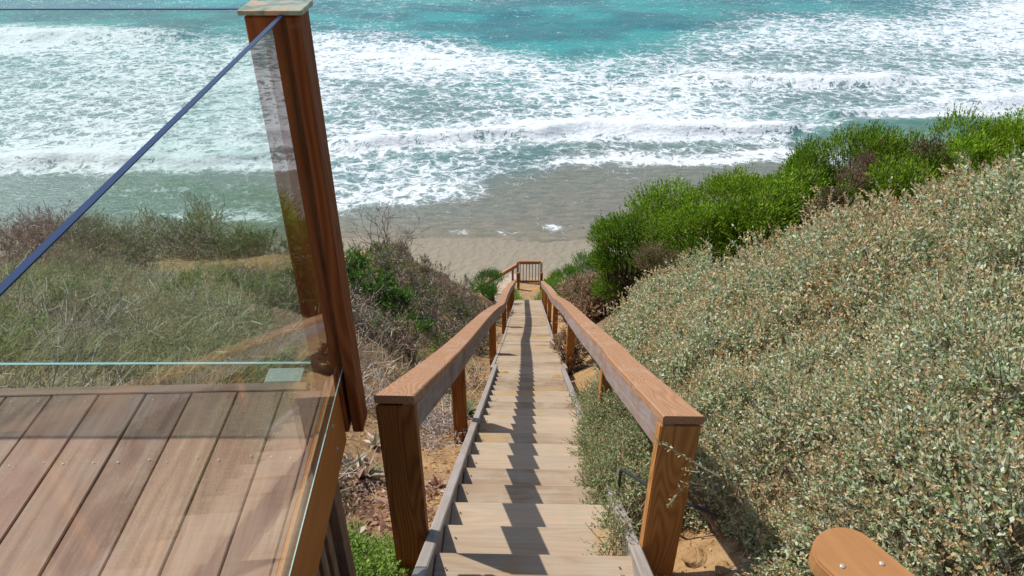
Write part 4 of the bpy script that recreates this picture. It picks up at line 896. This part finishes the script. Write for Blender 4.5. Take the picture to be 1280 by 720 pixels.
def hummock(u, v, r, n, label, name='twig_cushion', gh=(2, 9), col=None):
    X, Y, Z = hit(u, v, *gh); root = empty(name, (X, Y, Z), label, 'dead shrub', GRP.get(name)); s = skeleton((X, Y, Z - .02), 16, r * 1.25, 1.1, 5, 3, .004, up=.1, jit=.8)
    a = s[:5]; put('branches', shift(tubes(a[0], a[1], np.maximum(a[2], .0018), np.maximum(a[3], .0013), pal(len(a[0]), col or [(.42, .37, .36), (.55, .50, .48), (.28, .23, .21)], [3, 2, 2])), root), M['twig'], root); return root
hummock(537, 552, .26, 1, 'dead grey cushion of fine twigs beside the left newel post')
hummock(520, 528, .22, 1, 'second dead grey twig cushion just uphill, partly behind the rail')
hummock(455, 505, .24, 1, 'dead grey twig tuft right of the guard post foot', gh=(2, 9))

# litter of stones
def rock(u, v, s, label, gh=(1.5, 8), name='stone'):
    X, Y, Z = hit(u, v, *gh); bm = bmesh.new(); bmesh.ops.create_icosphere(bm, subdivisions=3, radius=s)
    for vt in bm.verts:
        f = 1 + .35 * (float(vn(vt.co.x / s * 1.3 + u, vt.co.y / s * 1.3 + vt.co.z / s, 5)) - .5); vt.co = Vector((vt.co.x * 1.25 * f, vt.co.y * f, vt.co.z * .6 * f))
    me = bpy.data.meshes.new('stone'); bm.to_mesh(me); bm.free(); o = link(name, me, M['earth']); o.location = (X, Y, Z + s * .15); tag(o, label, 'stone')
rock(870, 700, .05, 'ochre stone at the foot of the right newel post')
rock(905, 712, .032, 'small ochre stone right of the newel post foot')

# sand drifts lying on the treads where the stringers end
def sand_patch(xo, y0, label):
    n_ = 14; i0 = min(range(len(nose_list)), key=lambda i: abs(nose_list[i][0] - y0)); yy, zz = nose_list[i0]
    bm = bmesh.new(); bmesh.ops.create_uvsphere(bm, u_segments=18, v_segments=10, radius=1)
    for vt in bm.verts: f = .8 + .5 * float(vn(vt.co.x * 2 + y0, vt.co.y * 2, 9)); vt.co = Vector((vt.co.x * .105 * f, vt.co.y * .12 * f, max(vt.co.z, -.1) * .02))
    me = bpy.data.meshes.new('sand'); bm.to_mesh(me); bm.free(); o = link('sand_drift', me, M['earth']); o.location = (float(sx(yy)) + xo, yy - STEP / 2, zz - .001); tag(o, label, 'sand drift')
sand_patch(-.34, 6.8, 'small ochre sand drift on the left end of a tread halfway down')
sand_patch(.36, 6.5, 'small ochre sand drift on the right end of a tread halfway down')

# bent steel pipe beside the right newel post
def tube_path(pts, r, n=10):
    bm = bmesh.new(); rings = []
    for i, p in enumerate(pts):
        a = Vector(pts[max(i - 1, 0)]); b = Vector(pts[min(i + 1, len(pts) - 1)]); t = (b - a).normalized(); s = t.cross(Vector((0, 0, 1)) if abs(t.z) < .95 else Vector((1, 0, 0))).normalized(); q = t.cross(s)
        rings.append([bm.verts.new(Vector(p) + (s * math.cos(2 * math.pi * k / n) + q * math.sin(2 * math.pi * k / n)) * r) for k in range(n)])
    for i in range(len(rings) - 1):
        for k in range(n): bm.faces.new((rings[i][k], rings[i][(k + 1) % n], rings[i + 1][(k + 1) % n], rings[i + 1][k]))
    bm.faces.new(rings[0][::-1]); bm.faces.new(rings[-1]); me = bpy.data.meshes.new('tube'); bm.to_mesh(me); bm.free(); return me
pa = Vector(at(776, 586, 2.42)); pb = Vector(at(815, 610, 2.2)); pc = Vector(at(870, 634, 2.12))
g0 = Vector((pa.x, pa.y, pa.z - .30)); cor = [pa + Vector((0, 0, -.02)), pa + (pb - pa).normalized() * .006 + Vector((0, 0, -.004)), pa + (pb - pa).normalized() * .02]
me = tube_path([g0] + cor + [pb, pc, pc + (pc - pb) * .5], .0075); me.transform(Matrix.Translation(-g0)); o = link('bent_pipe', me, M['darksteel']); o.location = g0
tag(o, 'thin dark bent metal pipe poking from the saltbush left of the right newel post', 'pipe')
# dark plank lying in the earth right of the right newel post
pk = hit(905, 668, 1.4, 4); o = link('fallen_board', box_mesh(.55, .085, .03, bev=.003), M['slat']); o.matrix_basis = Matrix.Translation((pk[0] + .02, pk[1] - .02, pk[2] + .02)) @ Matrix.Rotation(-1.15, 4, 'Z') @ Matrix.Rotation(.1, 4, 'Y')
tag(o, 'dark brown board half buried in the earth right of the right newel post', 'board')

# ------------------------------------------------------------------ landing with slatted guard and the flight that turns left
gl_ = at(649, 326, 23.7); gr_ = at(675, 326, 23.7); ztop = gl_[2]; zf = ztop - .98
lg = empty('landing_guard', ((gl_[0] + gr_[0]) / 2, 23.7, zf), 'small slatted timber guard at the foot of the stairs above the beach', 'railing')
def lb(n_, x0, x1, y0, y1, z0, z1, mat, axis='z', bev=.003): o_ = lg.location; return box(n_, x0 - o_.x, x1 - o_.x, y0 - o_.y, y1 - o_.y, z0 - o_.z, z1 - o_.z, mat, lg, axis, bev)
lb('top_rail', gl_[0] - .03, gr_[0] + .03, 23.65, 23.75, ztop - .045, ztop, M['railtop'], 'x'); lb('rail_beam', gl_[0], gr_[0], 23.66, 23.70, ztop - .13, ztop - .048, M['farwood'], 'x')
lb('bottom_rail', gl_[0], gr_[0], 23.66, 23.70, zf + .03, zf + .10, M['farwood'], 'x')
for k in range(7):
    xx = gl_[0] + .04 + (gr_[0] - gl_[0] - .08) * k / 6; lb('slat', xx - .018, xx + .018, 23.705, 23.73, zf + .02, ztop - .05, M['farpale'])
lb('post', gl_[0] - .10, gl_[0] - .012, 23.66, 23.75, zf - .6, ztop - .05, M['farwood']); lb('post', gr_[0] + .012, gr_[0] + .10, 23.66, 23.75, zf - .6, ztop - .05, M['farpale'])
for sgn, xx in ((-1, gl_[0] - .02), (1, gr_[0] + .06)):
    o_ = lg.location; p_ = at(648 if sgn < 0 else 677, 341, 22.9); lb('short_post', p_[0] - .05, p_[0] + .05, 22.86, 22.95, p_[2] - .9, p_[2], M['post'])
lb('landing_board', gl_[0] - .05, gl_[0] + .55, 23.1, 23.62, zf - .06, zf - .01, M['farwood'], 'x')
# the lower flight: rail falling to the left
fl = empty('lower_flight', (gl_[0], 23.9, zf), 'lower flight of timber steps with handrail descending left from the landing', 'stairway')
def fb(n_, p0, p1, w_, h_, mat): 
    p0 = Vector(p0); p1 = Vector(p1); X = (p1 - p0); L = X.length; X.normalize(); Yv = Vector((0, 0, 1)).cross(X); Yv = Yv.normalized() if Yv.length > .1 else Vector((0, 1, 0)); Zv = X.cross(Yv)
    m4 = Matrix((X, Yv, Zv)).transposed().to_4x4(); m4.translation = (p0 + p1) / 2; return link(n_, box_mesh(round(L, 3), w_, h_, bev=.004), mat, fl, Matrix.Translation(-Vector(fl.location)) @ m4)
a1 = Vector(at(646, 330, 23.85)); a2 = Vector(at(604, 355, 23.85)); dv = (a2 - a1)
fb('handrail_top', a1, a1 + dv * 2.6, .11, .04, M['railtop']); fb('handrail_beam', a1 + Vector((0, -.03, -.075)), a1 + dv * 2.6 + Vector((0, -.03, -.075)), .04, .10, M['farwood'])
for t in (.12, 1.0, 1.8, 2.55):
    p = a1 + dv * t; fb('post', p + Vector((0, 0, -.04)), p + Vector((0, 0, -1.15)), .085, .085, M['farwood'])
for k in range(13):
    p = a1 + dv * (.12 + .2 * k); zz = p.z - .98; fb('step', (p.x, 22.85, zz), (p.x, 23.78, zz), .27, .05, M['farpale']) if False else link('step', box_mesh(.28, .92, .05, bev=.004), M['farpale'], fl, Matrix.Translation(Vector((p.x, 24.4, zz)) - Vector(fl.location)))
